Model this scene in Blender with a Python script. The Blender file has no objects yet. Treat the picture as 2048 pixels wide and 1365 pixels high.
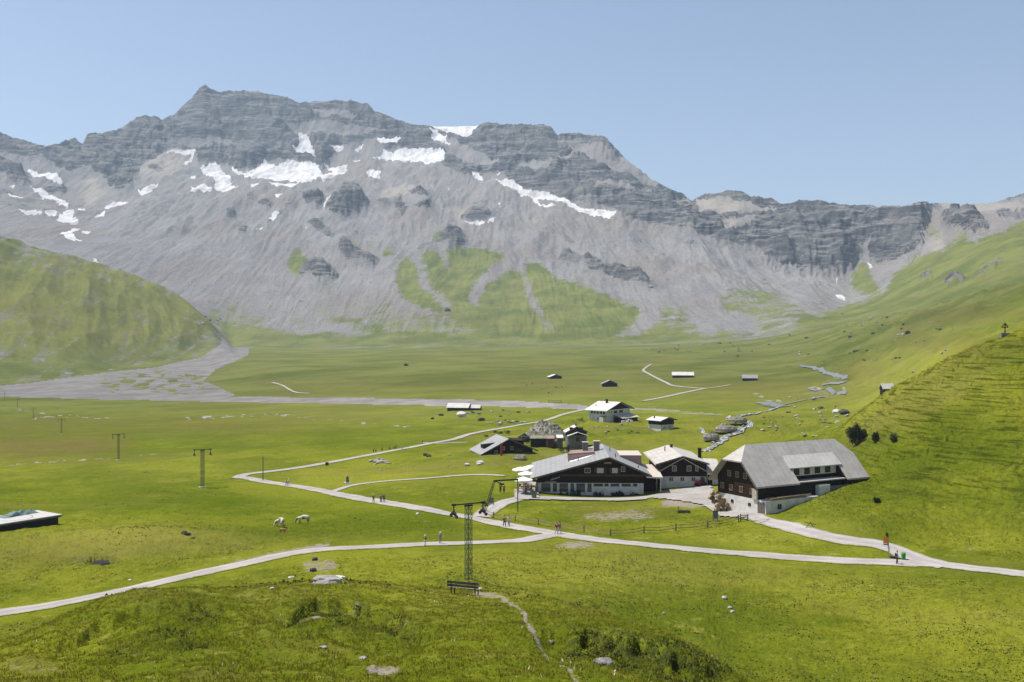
import bpy, bmesh, math, random
import numpy as np
from mathutils import Vector, Matrix
random.seed(7)
RNG = np.random.default_rng(11)
F = 1990.0; CX = 1024.0; CY = 682.0          # photo focal length / centre in photo pixels; camera at the origin, level, looking +Y
scene = bpy.context.scene
COL = scene.collection

# ------------------------------------------------------------------ noise
_perm = np.random.default_rng(5).permutation(256).astype(np.int32)
_perm = np.concatenate([_perm, _perm, _perm])
_ga = np.random.default_rng(6).uniform(0, 2*np.pi, 256).astype(np.float32)
_gx, _gy = np.cos(_ga), np.sin(_ga)
def perlin(x, y):
    x = np.asarray(x, np.float32); y = np.asarray(y, np.float32)
    xf = np.floor(x); yf = np.floor(y)
    xi = xf.astype(np.int32) & 255; yi = yf.astype(np.int32) & 255
    u = x - xf; v = y - yf
    su = u*u*u*(u*(u*6-15)+10); sv = v*v*v*(v*(v*6-15)+10)
    def g(ix, iy, dx, dy):
        h = _perm[_perm[ix & 255] + (iy & 255)]
        return _gx[h]*dx + _gy[h]*dy
    a = g(xi, yi, u, v); b = g(xi+1, yi, u-1, v)
    c = g(xi, yi+1, u, v-1); d = g(xi+1, yi+1, u-1, v-1)
    return 1.5*((a + su*(b-a)) + sv*((c + su*(d-c)) - (a + su*(b-a))))
def fbm(x, y, oct=4, gain=0.5, lac=2.03):
    s = 0; a = 1.0; n = 0
    for i in range(oct):
        s = s + a*perlin(x + 17.3*i, y - 9.1*i); n += a; a *= gain; x = x*lac; y = y*lac
    return s/n
def ridged(x, y, oct=4, gain=0.5, lac=2.07):
    s = 0; a = 1.0; n = 0
    for i in range(oct):
        s = s + a*(1-2*np.abs(perlin(x + 31.7*i, y + 11.9*i))); n += a; a *= gain; x = x*lac; y = y*lac
    return s/n
def sstep(a, b, x):
    t = np.clip((x-a)/(b-a), 0, 1); return t*t*(3-2*t)

# ------------------------------------------------------------------ pchip helpers
def pchip_slopes(x, y):
    h = np.diff(x, axis=-1); dl = np.diff(y, axis=-1)/h
    m = np.zeros_like(y)
    w1 = 2*h[..., 1:] + h[..., :-1]; w2 = h[..., 1:] + 2*h[..., :-1]
    d0, d1 = dl[..., :-1], dl[..., 1:]
    ok = d0*d1 > 0
    with np.errstate(all='ignore'):
        hm = (w1+w2)/(w1/d0 + w2/d1)
    m[..., 1:-1] = np.where(ok, hm, 0)
    m[..., 0] = dl[..., 0]; m[..., -1] = dl[..., -1]
    return m
def pchip1(xk, yk, x):
    xk = np.asarray(xk, float); yk = np.asarray(yk, float)
    m = pchip_slopes(xk, yk)
    x = np.clip(x, xk[0], xk[-1])
    i = np.clip(np.searchsorted(xk, x, side='right')-1, 0, len(xk)-2)
    h = xk[i+1]-xk[i]; t = (x-xk[i])/h
    return ((1+2*t)*(1-t)**2*yk[i] + t*(1-t)**2*h*m[i] + t*t*(3-2*t)*yk[i+1] + t*t*(t-1)*h*m[i+1])

# ------------------------------------------------------------------ terrain profile rows: (photo x, photo y, distance)
SKY = [(-900,255),(-300,262),(0,267),(30,280),(95,297),(130,283),(150,281),(165,291),(175,272),(210,268),(235,263),(260,244),(290,231),(310,233),(325,243),
       (335,236),(350,231),(380,200),(400,176),(410,170),(420,178),(440,185),(490,184),(525,188),(560,195),(600,207),(640,205),(660,203),(700,203),(735,211),(750,224),
       (770,230),(790,240),(835,252),(880,256),(950,255),(965,249),(1010,251),(1050,251),(1085,252),(1105,258),(1115,271),(1140,267),(1170,271),(1205,274),(1215,283),
       (1235,302),(1260,326),(1300,360),(1340,380),(1385,402),(1395,395),(1420,390),(1440,387),(1460,383),(1478,384),(1500,394),(1540,400),(1565,408),(1600,404),(1620,402),
       (1660,408),(1700,414),(1730,413),(1770,416),(1810,412),(1845,408),(1900,411),(1940,412),(1990,408),(2010,402),(2048,388),(2300,350),(2900,300)]
SKYD = [(-900,4200),(0,4200),(400,4700),(800,4600),(1000,4500),(1120,4350),(1220,4200),(1300,3900),(1390,3500),(1600,3200),(1850,3200),(2048,3000),(2900,2800)]
ROWS = [
 ('a', [(-900,3500,2.0),(2900,3500,2.0)]),
 ('b', [(-900,2300,6.0),(2900,2300,6.0)]),
 ('c', [(-900,1400,24),(0,1400,26),(500,1400,24),(900,1400,25),(1150,1400,25),(1480,1480,27),(1700,1560,28),(2048,1560,28),(2900,1560,28)]),
 ('crest', [(-900,1340,40),(0,1290,45),(150,1228,52),(250,1200,56),(400,1186,60),(600,1168,64),(860,1180,68),(930,1187,68),(1010,1190,66),(1100,1206,60),
        (1200,1230,54),(1300,1266,47),(1400,1312,42),(1480,1362,40),(1600,1440,44),(2048,1500,50),(2900,1500,50)]),
 ('dip', [(-900,1320,80),(0,1295,90),(250,1206,105),(400,1192,108),(600,1174,108),(800,1177,100),(937,1172,94),(1010,1190,92),(1100,1210,90),(1200,1232,88),(1300,1268,85),(1400,1314,80),(1480,1362,75),(1700,1362,76),(2048,1365,76),(2900,1420,70)]),
 ('road', [(-900,1290,95),(0,1228,108),(250,1178,116),(480,1130,127),(640,1103,136),(860,1090,142),(1080,1075,149),(1300,1090,140),(1500,1107,134),(1795,1130,124),(2048,1155,115),(2900,1200,105)]),
 ('f', [(-900,1060,160),(0,1050,170),(150,1048,172),(300,1030,176),(600,1045,172),(860,1020,180),(1010,1035,174),(1200,1035,172),(1400,1020,176),(1538,1032,163),(1640,1015,160),(1700,1040,148),(1772,1065,140),(1900,1085,137),(2048,1105,130),(2900,1130,120)]),
 ('g', [(-900,960,255),(0,960,250),(470,957,245),(700,960,240),(1000,960,222),(1200,960,232),(1360,965,220),(1470,975,205),(1560,985,192),(1640,975,181),(1740,953,178),(1800,945,172),(1900,950,165),(2048,950,156),(2400,930,150),(2900,900,140)]),
 ('h', [(-900,885,400),(0,880,395),(470,880,370),(700,885,345),(1000,880,330),(1200,880,320),(1400,880,310),(1560,890,285),(1630,884,262),(1667,869,238),(1710,838,228),(1759,803,223),(1792,780,219),(1831,759,216),(1869,737,214),
        (1920,711,211),(1959,693,209),(1997,678,207),(2048,661,205),(2300,600,200),(2900,520,190)]),
 ('i', [(-900,850,580),(0,842,560),(470,840,500),(1000,840,450),(1200,845,395),(1400,845,400),(1560,840,400),(1640,842,395),(1700,838,380),(1760,818,370),(1830,775,345),(1900,730,330),(2048,678,300),(2300,625,290),(2900,560,280)]),
 ('j', [(-900,800,860),(0,796,840),(470,803,720),(1000,805,600),(1200,805,585),(1500,805,550),(1640,800,540),(1700,794,530),(1778,778,520),(1850,735,520),(1920,700,510),(2048,655,480),(2300,590,450),(2900,540,420)]),
 ('k', [(-900,785,950),(0,768,1150),(150,752,1250),(250,737,1400),(350,721,1550),(400,716,1600),(450,720,1480),(520,736,1200),(700,745,1050),(1000,748,950),(1300,750,900),(1500,745,880),(1600,738,850),(1700,722,800),(1800,690,750),(1900,660,700),(2048,618,650),(2400,560,600),(2900,500,560)]),
 ('l', [(-900,400,1700),(-300,440,1800),(0,482,1900),(150,522,1950),(300,572,2000),(360,602,2010),(400,628,1990),(425,652,1950),(445,676,1920),(475,699,1880),(600,704,1850),(1000,701,1700),(1300,698,1600),(1500,692,1550),(1600,680,1480),(1700,659,1350),(1800,636,1230),(1900,611,1120),(1960,595,1060),(2048,571,1000),(2400,500,900),(2900,430,850)]),
 ('l2', [(-900,430,2300),(0,494,2500),(150,532,2500),(300,582,2450),(400,628,2350),(440,664,2250),(470,696,2120),(600,697,2100),(1000,693,1950),(1300,690,1850),(1500,679,1800),(1600,662,1720),(1700,648,1640),(1800,630,1540),(1900,606,1440),(2048,574,1320),(2900,440,1200)]),
 ('m', [(-900,380,2900),(0,440,2900),(200,485,2800),(400,540,2750),(600,580,2650),(800,600,2500),(1000,610,2400),(1200,605,2350),(1400,590,2350),(1600,590,2350),(1680,596,2380),(1740,585,2300),(1800,560,2200),(1900,520,2050),(2048,470,1900),(2900,400,1800)]),
 ('n', [(-900,340,3400),(0,372,3500),(150,395,3500),(300,380,3500),(400,395,3450),(500,372,3600),(700,372,3600),(900,420,3300),(1000,432,3250),(1200,445,3180),(1300,462,3100),(1400,482,3000),(1500,515,2900),(1600,545,2820),(1700,545,2800),(1800,520,2720),(1850,480,2650),(1950,440,2500),(2048,432,2400),(2900,380,2300)]),
 ('o', [(-900,300,3800),(0,322,3900),(200,312,3950),(400,330,4000),(600,338,4050),(800,325,4050),(900,330,3950),(1000,342,3800),(1100,350,3700),(1200,372,3550),(1300,412,3350),(1400,436,3180),(1500,450,3060),(1600,470,2960),(1700,478,2930),(1850,444,2850),(1950,424,2750),(2048,408,2650),(2900,340,2500)]),
 ('sky', None), ('back', None), ('far', None)]
NAMES = [r[0] for r in ROWS]
RI = {n: i for i, n in enumerate(NAMES)}
cols = np.concatenate([np.arange(-900, -10, 12.0), np.arange(-10, 2060, 1.6), np.arange(2060, 2901, 12.0)])
NC = len(cols)
kd = np.zeros((NC, len(ROWS))); kz = np.zeros((NC, len(ROWS)))
for i, (n, pts) in enumerate(ROWS):
    if n == 'sky':
        y = np.interp(cols, [p[0] for p in SKY], [p[1] for p in SKY]); d = pchip1([p[0] for p in SKYD], [p[1] for p in SKYD], cols)
    elif n == 'back':
        kd[:, i] = kd[:, i-1] + 500; kz[:, i] = kz[:, i-1] - 260; continue
    elif n == 'far':
        kd[:, i] = kd[:, i-1] + 1600; kz[:, i] = -60; continue
    else:
        xs = [p[0] for p in pts]
        y = pchip1(xs, [p[1] for p in pts], cols); d = pchip1(xs, [p[2] for p in pts], cols)
    kd[:, i] = d; kz[:, i] = -(y-CY)*d/F
# subdivisions of each strip
SUB = {'a':4,'b':14,'c':95,'crest':14,'dip':62,'road':46,'f':70,'g':165,'h':34,'i':38,'j':60,'k':96,'l':14,'l2':70,'m':100,'n':64,'o':92,'sky':8,'back':4}
slopes = pchip_slopes(kd, kz)
D = []; Z = []; V = []
for i, n in enumerate(NAMES[:-1]):
    ns = SUB[n]
    for s in range(ns):
        t = s/ns
        if n in ('road','f','g','h','i','j'):   # even steps on the picture rather than on the ground
            t = 1/(1/kd[:, i]*(1-t) + 1/kd[:, i+1]*t); t = (t-kd[:, i])/(kd[:, i+1]-kd[:, i])
        else: t = np.full(NC, t)
        h = kd[:, i+1]-kd[:, i]
        z = (1+2*t)*(1-t)**2*kz[:, i] + t*(1-t)**2*h*slopes[:, i] + t*t*(3-2*t)*kz[:, i+1] + t*t*(t-1)*h*slopes[:, i+1]
        D.append(kd[:, i]+t*h); Z.append(z); V.append(i+t)
D.append(kd[:, -1]); Z.append(kz[:, -1]); V.append(np.full(NC, len(NAMES)-1.0))
D = np.array(D); Z = np.array(Z); V = np.array(V); NR = D.shape[0]
PX = np.broadcast_to(cols, D.shape)
X = (PX-CX)/F*D
PY0 = CY - F*Z/D

# ------------------------------------------------------------------ masks: rasters in map coordinates (bearing, elevation) of the two depth layers
MW, MH = 1024, 683
def new_mask(): return np.zeros((MH, MW), np.float32)
def poly(m, pts, val=1.0, off=(0,0), s=1.0):
    p = np.array([((x/s+off[0])/2, (y/s+off[1])/2) for x, y in pts])
    x0, x1 = int(max(0, p[:,0].min()-1)), int(min(MW, p[:,0].max()+2)); y0, y1 = int(max(0, p[:,1].min()-1)), int(min(MH, p[:,1].max()+2))
    if x1 <= x0 or y1 <= y0: return
    gy, gx = np.mgrid[y0:y1, x0:x1]; gx = gx+0.5; gy = gy+0.5
    ins = np.zeros(gx.shape, bool); n = len(p)
    for i in range(n):
        xa, ya = p[i]; xb, yb = p[(i+1) % n]
        c = ((ya > gy) != (yb > gy))
        with np.errstate(all='ignore'): xx = (xb-xa)*(gy-ya)/(yb-ya+1e-9)+xa
        ins ^= c & (gx < xx)
    sub = m[y0:y1, x0:x1]; sub[ins] = val
def line(m, pts, w, val=1.0, off=(0,0), s=1.0):
    p = np.array([((x/s+off[0])/2, (y/s+off[1])/2) for x, y in pts]); w = w/4
    for (xa, ya), (xb, yb) in zip(p[:-1], p[1:]):
        x0, x1 = int(max(0, min(xa, xb)-w-1)), int(min(MW, max(xa, xb)+w+2)); y0, y1 = int(max(0, min(ya, yb)-w-1)), int(min(MH, max(ya, yb)+w+2))
        if x1 <= x0 or y1 <= y0: continue
        gy, gx = np.mgrid[y0:y1, x0:x1]; gx = gx+0.5; gy = gy+0.5
        L2 = (xb-xa)**2+(yb-ya)**2+1e-9
        t = np.clip(((gx-xa)*(xb-xa)+(gy-ya)*(yb-ya))/L2, 0, 1)
        dd = np.hypot(gx-xa-t*(xb-xa), gy-ya-t*(yb-ya))
        sub = m[y0:y1, x0:x1]; np.maximum(sub, val*np.clip(w-dd+0.5, 0, 1), out=sub)
def ell(m, cx, cy, rx, ry, val=1.0):
    a = np.linspace(0, 2*np.pi, 20, endpoint=False)
    poly(m, [(cx+rx*math.cos(t), cy+ry*math.sin(t)) for t in a], val)
def blur(m, r):
    for _ in range(2):
        k = int(max(1, r)); 
        for ax in (0, 1):
            c = np.cumsum(np.pad(m, [(k+1, k) if a == ax else (0, 0) for a in (0, 1)], mode='edge'), axis=ax)
            n = m.shape[ax]
            m = (np.take(c, np.arange(2*k+1, 2*k+1+n), axis=ax) - np.take(c, np.arange(0, n), axis=ax))/(2*k+1)
    return m
def samp(m, px, py):
    x = np.clip(px/2-0.5, 0, MW-1.001); y = np.clip(py/2-0.5, 0, MH-1.001)
    xi = x.astype(int); yi = y.astype(int); u = x-xi; v = y-yi
    return (m[yi, xi]*(1-u)*(1-v)+m[yi, xi+1]*u*(1-v)+m[yi+1, xi]*(1-u)*v+m[yi+1, xi+1]*u*v)
A5 = dict(off=(0,150), s=2.904); A6 = dict(off=(600,150), s=2.904); A7 = dict(off=(1250,350), s=2.481)

snow = new_mask()
for p in [[(1155,545),(1260,530),(1340,600),(1350,640),(1390,650),(1300,670),(1250,660),(1240,620),(1200,600)],
 [(1330,560),(1420,580),(1480,550),(1540,512),(1600,540),(1680,510),(1760,520),(1850,540),(1875,580),(1830,612),(1700,612),(1560,600),(1480,605),(1380,590)],
 [(1730,360),(1775,350),(1795,400),(1815,430),(1840,530),(1800,480),(1740,490),(1695,460),(1740,430)],
 [(1880,530),(1960,535),(2020,525),(2000,570),(1930,600),(1880,625),(1850,600),(1880,575),(1930,560)],
 [(1550,640),(1680,627),(1830,605),(1840,618),(1700,650),(1600,654)],[(1105,660),(1130,675),(1180,650),(1230,665),(1225,680),(1110,690)],
 [(1105,600),(1140,605),(1140,618),(1105,618)],[(1460,635),(1500,642),(1485,662),(1455,658)],[(1585,700),(1645,700),(1610,725)],
 [(1556,862),(1585,802),(1624,800),(1595,860)],[(1465,937),(1530,893),(1520,912)],[(1767,878),(1787,900),(1775,922)],
 [(150,555),(230,575),(330,588),(372,640),(320,628),(250,605),(170,582)],[(170,650),(240,665),(310,695),(370,730),(400,760),(385,782),(330,745),(300,715),(230,690)],
 [(110,803),(170,806),(245,822),(240,828),(150,826)],[(255,812),(335,817),(325,830),(265,829)],
 [(390,788),(428,793),(420,835),(462,848),(440,872),(370,872),(325,850),(360,820)],[(370,915),(400,905),(470,895),(425,915),(430,948),(482,970),(400,962),(345,930)],
 [(480,903),(538,915),(510,932),(473,922)],[(540,828),(612,793),(605,815),(560,830)],[(600,780),(670,738),(755,735),(700,762),(620,787)],
 [(800,680),(860,650),(925,622),(885,660),(830,692)],[(950,458),(1000,448),(1130,433),(1125,452),(1060,462)],[(1055,520),(1130,438),(1140,446),(1085,512)],
 [(450,785),(485,785),(497,812),(470,800)],[(40,650),(90,650),(90,665)],[(45,705),(140,703),(135,715),(60,727)],[(230,705),(300,720),(310,732),(250,720)],
 [(535,1065),(575,1092),(568,1112),(545,1095)],[(365,1075),(385,1090),(398,1115),(385,1105)],[(1755,155),(1855,150),(1855,158),(1800,176),(1770,170)],
 [(1500,708),(1555,708),(1550,716)],[(1905,430),(1990,425),(2010,440),(1960,460)]]: poly(snow, p, **A5)
for p in [[(680,293),(850,303),(1034,296),(985,330),(960,350),(982,402),(930,402),(870,360),(800,325),(710,315)],[(748,353),(815,358),(800,370),(855,385),(845,400),(885,425),(770,408)],
 [(400,500),(480,472),(478,440),(530,452),(640,440),(760,443),(838,460),(832,517),(790,527),(700,502),(600,517),(560,495),(480,482)],
 [(445,383),(500,393),(560,385),(592,400),(570,422),(460,415)],[(310,442),(385,383),(340,447)],[(378,570),(420,552),(472,560),(460,590),(400,584)],
 [(1000,582),(1030,573),(1075,620),(1020,604)],[(1130,630),(1200,623),(1250,638),(1320,678),(1450,698),(1550,738),(1650,788),(1780,798),(1842,818),(1800,842),(1700,822),(1600,792),(1560,770),(1480,740),(1400,715),(1340,702),(1250,672),(1190,652)],
 [(1340,700),(1380,712),(1400,745),(1480,768),(1470,780),(1400,760)],[(925,838),(1000,857),(1080,868),(1138,842),(1125,862),(1060,877),(980,868)],[(128,802),(150,738),(190,698),(155,772)],
 [(1145,595),(1165,600),(1160,620)],[(1490,348),(1530,350),(1500,362)],[(1150,750),(1165,752),(1158,790)],[(410,245),(460,240),(450,255)],[(855,645),(868,648),(862,670)],[(820,775),(832,772),(825,785)],
 [(300,505),(350,492),(345,505)]]: poly(snow, p, **A6)
for p in [[(1040,602),(1075,602),(1104,627),(1060,624)],[(1193,446),(1227,470),(1217,477)],[(1045,498),(1060,510),(1045,537)],[(1860,228),(1895,236),(1880,242)]]: poly(snow, p, **A7)

poly(snow, [(826,236),(962,236),(957,268),(938,286),(900,278),(862,266)])
rock = new_mask()
low = [(x/2.904, y/2.904+150) for x, y in [(-10,470),(130,500),(250,520),(340,560),(420,575),(490,540),(540,560),(620,610),(640,660),(690,700),(760,650),(830,530),(960,445),(1100,430),(1140,450),(1160,540),(1260,530),(1380,575),(1540,520),(1700,505),(1860,545)]] + \
      [(x/2.904+600, y/2.904+150) for x, y in [(150,520),(250,430),(380,380),(440,375),(490,440),(640,440),(760,445),(840,470),(830,540),(950,590),(1130,600),(1200,620),(1330,680),(1560,740),(1800,790),(1860,830)]] + \
      [(x/2.481+1250, y/2.481+350) for x, y in [(60,235),(200,262),(380,315),(560,355),(650,372),(700,420),(780,470),(880,490),(980,490),(1050,492),(1100,480),(1145,440),(1150,400),(1215,380),(1210,440),(1260,468),(1350,440),(1430,400),(1470,350),(1490,240),(1520,190),(1560,150)]]
poly(rock, [(p[0], p[1]-12) for p in SKY if -1 <= p[0] <= 1880][:0] + [(-10,120),(1880,120)] + low[::-1])
for p in [[(0,540),(100,560),(180,630),(90,640),(0,610)],[(240,650),(400,655),(380,690),(300,690)],[(20,755),(120,775),(380,800),(370,818),(230,810),(100,800)],[(0,670),(60,680),(130,720),(0,700)],
 [(1310,800),(1350,790),(1370,830),(1320,850)],[(1480,740),(1560,740),(1580,780),(1500,770)],[(1380,910),(1440,900),(1430,940),(1390,940)],[(1770,860),(1850,870),(1930,930),(1940,970),(1880,940),(1800,900)],
 [(1780,700),(1870,740),(1870,780),(1800,760)],[(1430,700),(1470,700),(1470,740),(1430,735)],[(1370,655),(1410,655),(1400,680)],[(1880,660),(1930,650),(1920,680)],[(1960,690),(2033,680),(2033,760),(1980,740)],
 [(850,540),(900,525),(960,560),(900,570)],[(1750,690),(1560,860),(1570,870),(1700,760)]]: poly(rock, p, **A5)
for p in [[(0,700),(100,690),(140,740),(120,780),(40,770)],[(230,690),(300,680),(350,700),(400,750),(360,800),(280,820),(200,830),(150,800),(170,750),(240,740)],[(545,720),(590,715),(628,780),(600,812),(550,782)],
 [(660,770),(740,760),(775,790),(730,803),(680,797)],[(920,822),(980,795),(1060,808),(1130,830),(1080,867),(1000,852)],[(215,1035),(235,975),(310,1010),(380,1040),(450,1080),(440,1125),(380,1110),(300,1090),(230,1065)],
 [(0,1140),(100,1110),(170,1130),(240,1180),(180,1200),(100,1212),(60,1182),(0,1180)],[(670,1000),(740,980),(810,980),(860,910),(930,920),(960,980),(960,1020),(880,1045),(850,1010),(780,990),(740,1010),(690,1025)],
 [(1480,1060),(1560,1040),(1620,1080),(1680,1060),(1760,1110),(1850,1140),(1950,1160),(2040,1200),(2050,1250),(1990,1240),(1900,1220),(1820,1200),(1700,1172),(1640,1112),(1570,1112)],
 [(1460,910),(1530,930),(1612,1000),(1540,972)],[(1950,950),(2012,960),(2000,978)],[(450,740),(520,730),(510,775),(460,770)],[(620,680),(700,690),(760,720),(740,750),(650,720)],[(990,740),(1080,735),(1110,750),(1020,760)],
 [(290,905),(350,910),(340,925)],[(380,960),(420,970),(400,990)],[(140,655),(200,650),(200,680),(150,685)],[(1310,895),(1350,900),(1340,920)]]: poly(rock, p, **A6)
for p in [[(290,350),(340,340),(347,365),(310,377)],[(1570,220),(1640,190),(1700,230),(1750,220),(1812,280),(1740,310),(1680,280),(1600,290)],[(1450,515),(1500,485),(1530,490),(1490,525)],[(1580,530),(1690,518),(1680,545),(1590,552)],
 [(1700,540),(1780,480),(1860,420),(1870,430),(1760,512)],[(1840,205),(1980,195),(1980,220),(1860,225)],[(1880,130),(1940,100),(1980,95),(1980,130)]]: poly(rock, p, **A7)
for p in [[(600,185),(760,200),(700,215),(560,205)],[(560,262),(640,250),(760,262),(700,278),(600,276)],[(330,290),(420,282),(500,292),(420,302)],[(880,280),(960,310),(1010,335),(940,330),(880,300)],[(1040,330),(1100,322),(1160,332),(1080,352),(1030,350)],
   [(1120,290),(1200,300),(1270,345),(1330,378),(1240,352),(1160,325)],[(1180,372),(1260,378),(1330,400),(1260,402),(1190,390)],[(620,235),(700,232),(720,242),(640,246)],[(1440,450),(1520,430),(1500,455),(1450,470)],[(1390,405),(1450,400),(1560,420),(1480,430),(1400,425)]]: poly(rock, p, 0.25)
pale = new_mask()
for p in [[(855,770),(960,765),(1010,780),(930,812),(890,810)],[(1270,810),(1340,815),(1385,850),(1330,855)],[(500,650),(640,640),(700,680),(560,720),(470,740)]]: poly(pale, p, **A6)
for p in [[(1130,368),(1218,372),(1180,402),(1135,408)],[(230,150),(330,130),(560,130),(740,150),(870,200),(780,180),(600,165),(500,200),(400,240),(330,220)],[(380,290),(480,250),(560,200),(560,260),(480,310),(420,330)],
 [(1550,165),(1700,160),(1980,150),(1980,195),(1850,190),(1700,200),(1600,195)],[(1510,340),(1560,300),(1600,360),(1540,390)]]: poly(pale, p, **A7)
for p in [[(840,520),(960,445),(1100,440),(1080,520),(960,600),(850,600),(780,570)],[(500,560),(560,600),(600,700),(540,760),(480,720)]]: poly(pale, p, **A5)
veg = new_mask()
poly(veg, [(787,560),(800,520),(850,506),(900,500),(960,505),(1010,508),(1090,530),(1110,560),(1170,575),(1230,600),(1297,622),(1280,650),(1235,692),(1150,695),(1060,685),(960,668),(900,642),(830,612),(800,590)])
for p in [[(790,930),(860,890),(810,985),(740,990)],[(470,1030),(540,1000),(545,1060),(500,1080)],[(240,975),(300,968),(365,1022),(310,1012)],[(1640,1120),(1700,1150),(1690,1180),(1650,1160)]]: poly(veg, p, **A6)
for p in [[(1660,1110),(1690,1010),(1780,1040),(1800,1090),(1980,1160),(1960,1190),(1700,1165)],[(1850,1240),(1950,1225),(1940,1255),(1880,1267)]]: poly(veg, p, **A5)
poly(veg, [(430,600),(600,560),(700,540),(850,640),(950,700),(900,740),(760,760),(640,730),(520,700)], 0.55, **A7)
poly(veg, [(1150,450),(1190,450),(1262,560),(1250,605),(1130,585),(1110,540)], 0.9, **A7)
poly(veg, [(1270,610),(1330,520),(1450,390),(1490,380),(1560,400),(1640,330),(1750,330),(1830,290),(1990,235),(1990,1365),(600,1365),(650,850),(960,700),(1100,650),(1200,630)], 0.95, **A7)
poly(veg, [(1490,320),(1510,240),(1540,230),(1590,300),(1540,320)], 0.7, **A7)
poly(veg, [(1610,310),(1700,260),(1720,300),(1660,340)], 0.6, **A7)
poly(veg, [(330,200),(480,160),(560,170),(480,215),(380,240)], 0.5, **A7)
for g in [[(838,540),(850,575),(885,600),(905,628),(930,660)]]: line(veg, g, 14, 0); 
gul = new_mask()
line(gul, [(822,500),(845,545),(850,575),(885,602),(900,625)], 15)
line(gul, [(1030,520),(1000,545),(960,575),(945,600)], 22)
line(gul, [(1040,520),(1050,560),(1062,600),(1085,640),(1105,665)], 13)
line(gul, [(1010,480),(1030,520)], 24)
line(gul, [(880,505),(895,535)], 14)
line(gul, [(1290,620),(1260,660),(1225,690)], 10)
veg = veg*(1-gul)
# pale scree fingers reaching into the plain
fan = new_mask()
for g in [[(560,600),(640,650),(760,690),(860,710)],[(520,620),(600,670),(700,700),(800,712)],[(1420,560),(1400,620),(1450,660),(1540,690)],[(1310,620),(1270,670),(1240,690)],[(1400,600),(1480,650),(1560,690)],[(1340,560),(1400,640),(1430,680)]]: line(fan, g, 22)
fan = blur(fan, 4)*(1-sstep(650, 686, np.arange(MH)[:, None]*2.0))*1.6

gravel = new_mask()
poly(gravel, [(0,772),(60,766),(150,753),(300,736),(400,716),(436,694),(452,668),(440,650),(425,625),(455,640),(478,660),(502,688),(495,712),(430,740),(410,762),(470,790),(460,794),(700,796),(900,800),(1050,803),(1175,812),(1180,820),(1000,813),(850,811),(640,807),(400,803),(200,799),(0,794)])
poly(gravel, [(1180,812),(1300,816),(1420,826),(1470,832),(1420,832),(1300,822),(1180,820)], 0.5)
gravl = new_mask()
patchy = new_mask()
poly(patchy, [(200,752),(330,738),(430,742),(410,765),(460,790),(220,788),(190,770)], 1)
for g in [([(1600,730),(1630,735),(1650,745),(1665,752),(1690,758)],6),([(1640,760),(1668,765),(1688,768)],7),([(1620,776),(1660,780),(1690,787)],6),([(1510,790),(1545,800),(1560,806)],8),
          ([(0,822),(40,820),(95,830)],5),([(70,838),(140,832),(215,836)],5),([(370,838),(460,832),(560,830),(640,840)],5),([(640,838),(700,842),(760,850),(830,856)],4),
          ([(0,932),(80,925),(220,917)],4),([(280,912),(320,908)],3),([(0,660),(40,690),(70,715),(110,740),(145,748)],7),([(240,625),(275,640),(295,655),(270,668)],5)]: line(gravl, g[0], g[1]*1.5, 0.9)
bare = new_mask()
for e in [(85,905,90,9,.22),(30,880,60,8,.2),(500,905,60,4,.4),(1240,1035,80,12,.6),(1150,1090,50,10,.5),(1340,1100,60,6,.4),(640,1135,40,18,.6),(620,1225,40,10,.8),(770,1330,40,12,.8),(560,1290,30,8,.4),(700,1210,25,8,.5),
          (1640,790,60,8,.5),(1380,1005,60,12,.8),(1940,1100,40,12,.4),(60,1340,60,20,.4),(420,1345,60,15,.35),(1300,1018,60,8,.4),(430,960,1,1,.1),(1110,790,30,3,.3)]: ell(bare, *e)
line(bare, [(950,1188),(1000,1195),(1040,1225),(1060,1262),(1100,1300),(1140,1340),(1165,1368)], 9, 1.0)
line(bare, [(465,1129),(540,1112),(620,1098),(655,1091)], 12, .9)
line(bare, [(655,1083),(720,1062),(780,1046),(835,1031)], 5, .55)
ell(bare, 1150, 1090, 45, 8, .7)
line(bare, [(1555,870),(1600,866)], 6, .4)
bare = blur(bare, 2)
shrub = new_mask()
for e in [(640,1210,55,14),(600,1245,35,10),(700,1215,40,12),(770,1245,55,12),(830,1262,30,8),(700,1250,60,9),(1240,1300,60,25),(1330,1310,70,25),(1400,1345,60,25),(1180,1280,60,18),(1140,1320,35,12),(400,1240,45,14),(330,1270,55,12),(380,1290,50,10),(250,1300,40,10),(700,1185,20,5),(1000,1215,20,5),(210,1120,16,6),(160,1130,40,7)]: ell(shrub, *e)
shrub = blur(shrub, 4)

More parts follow.
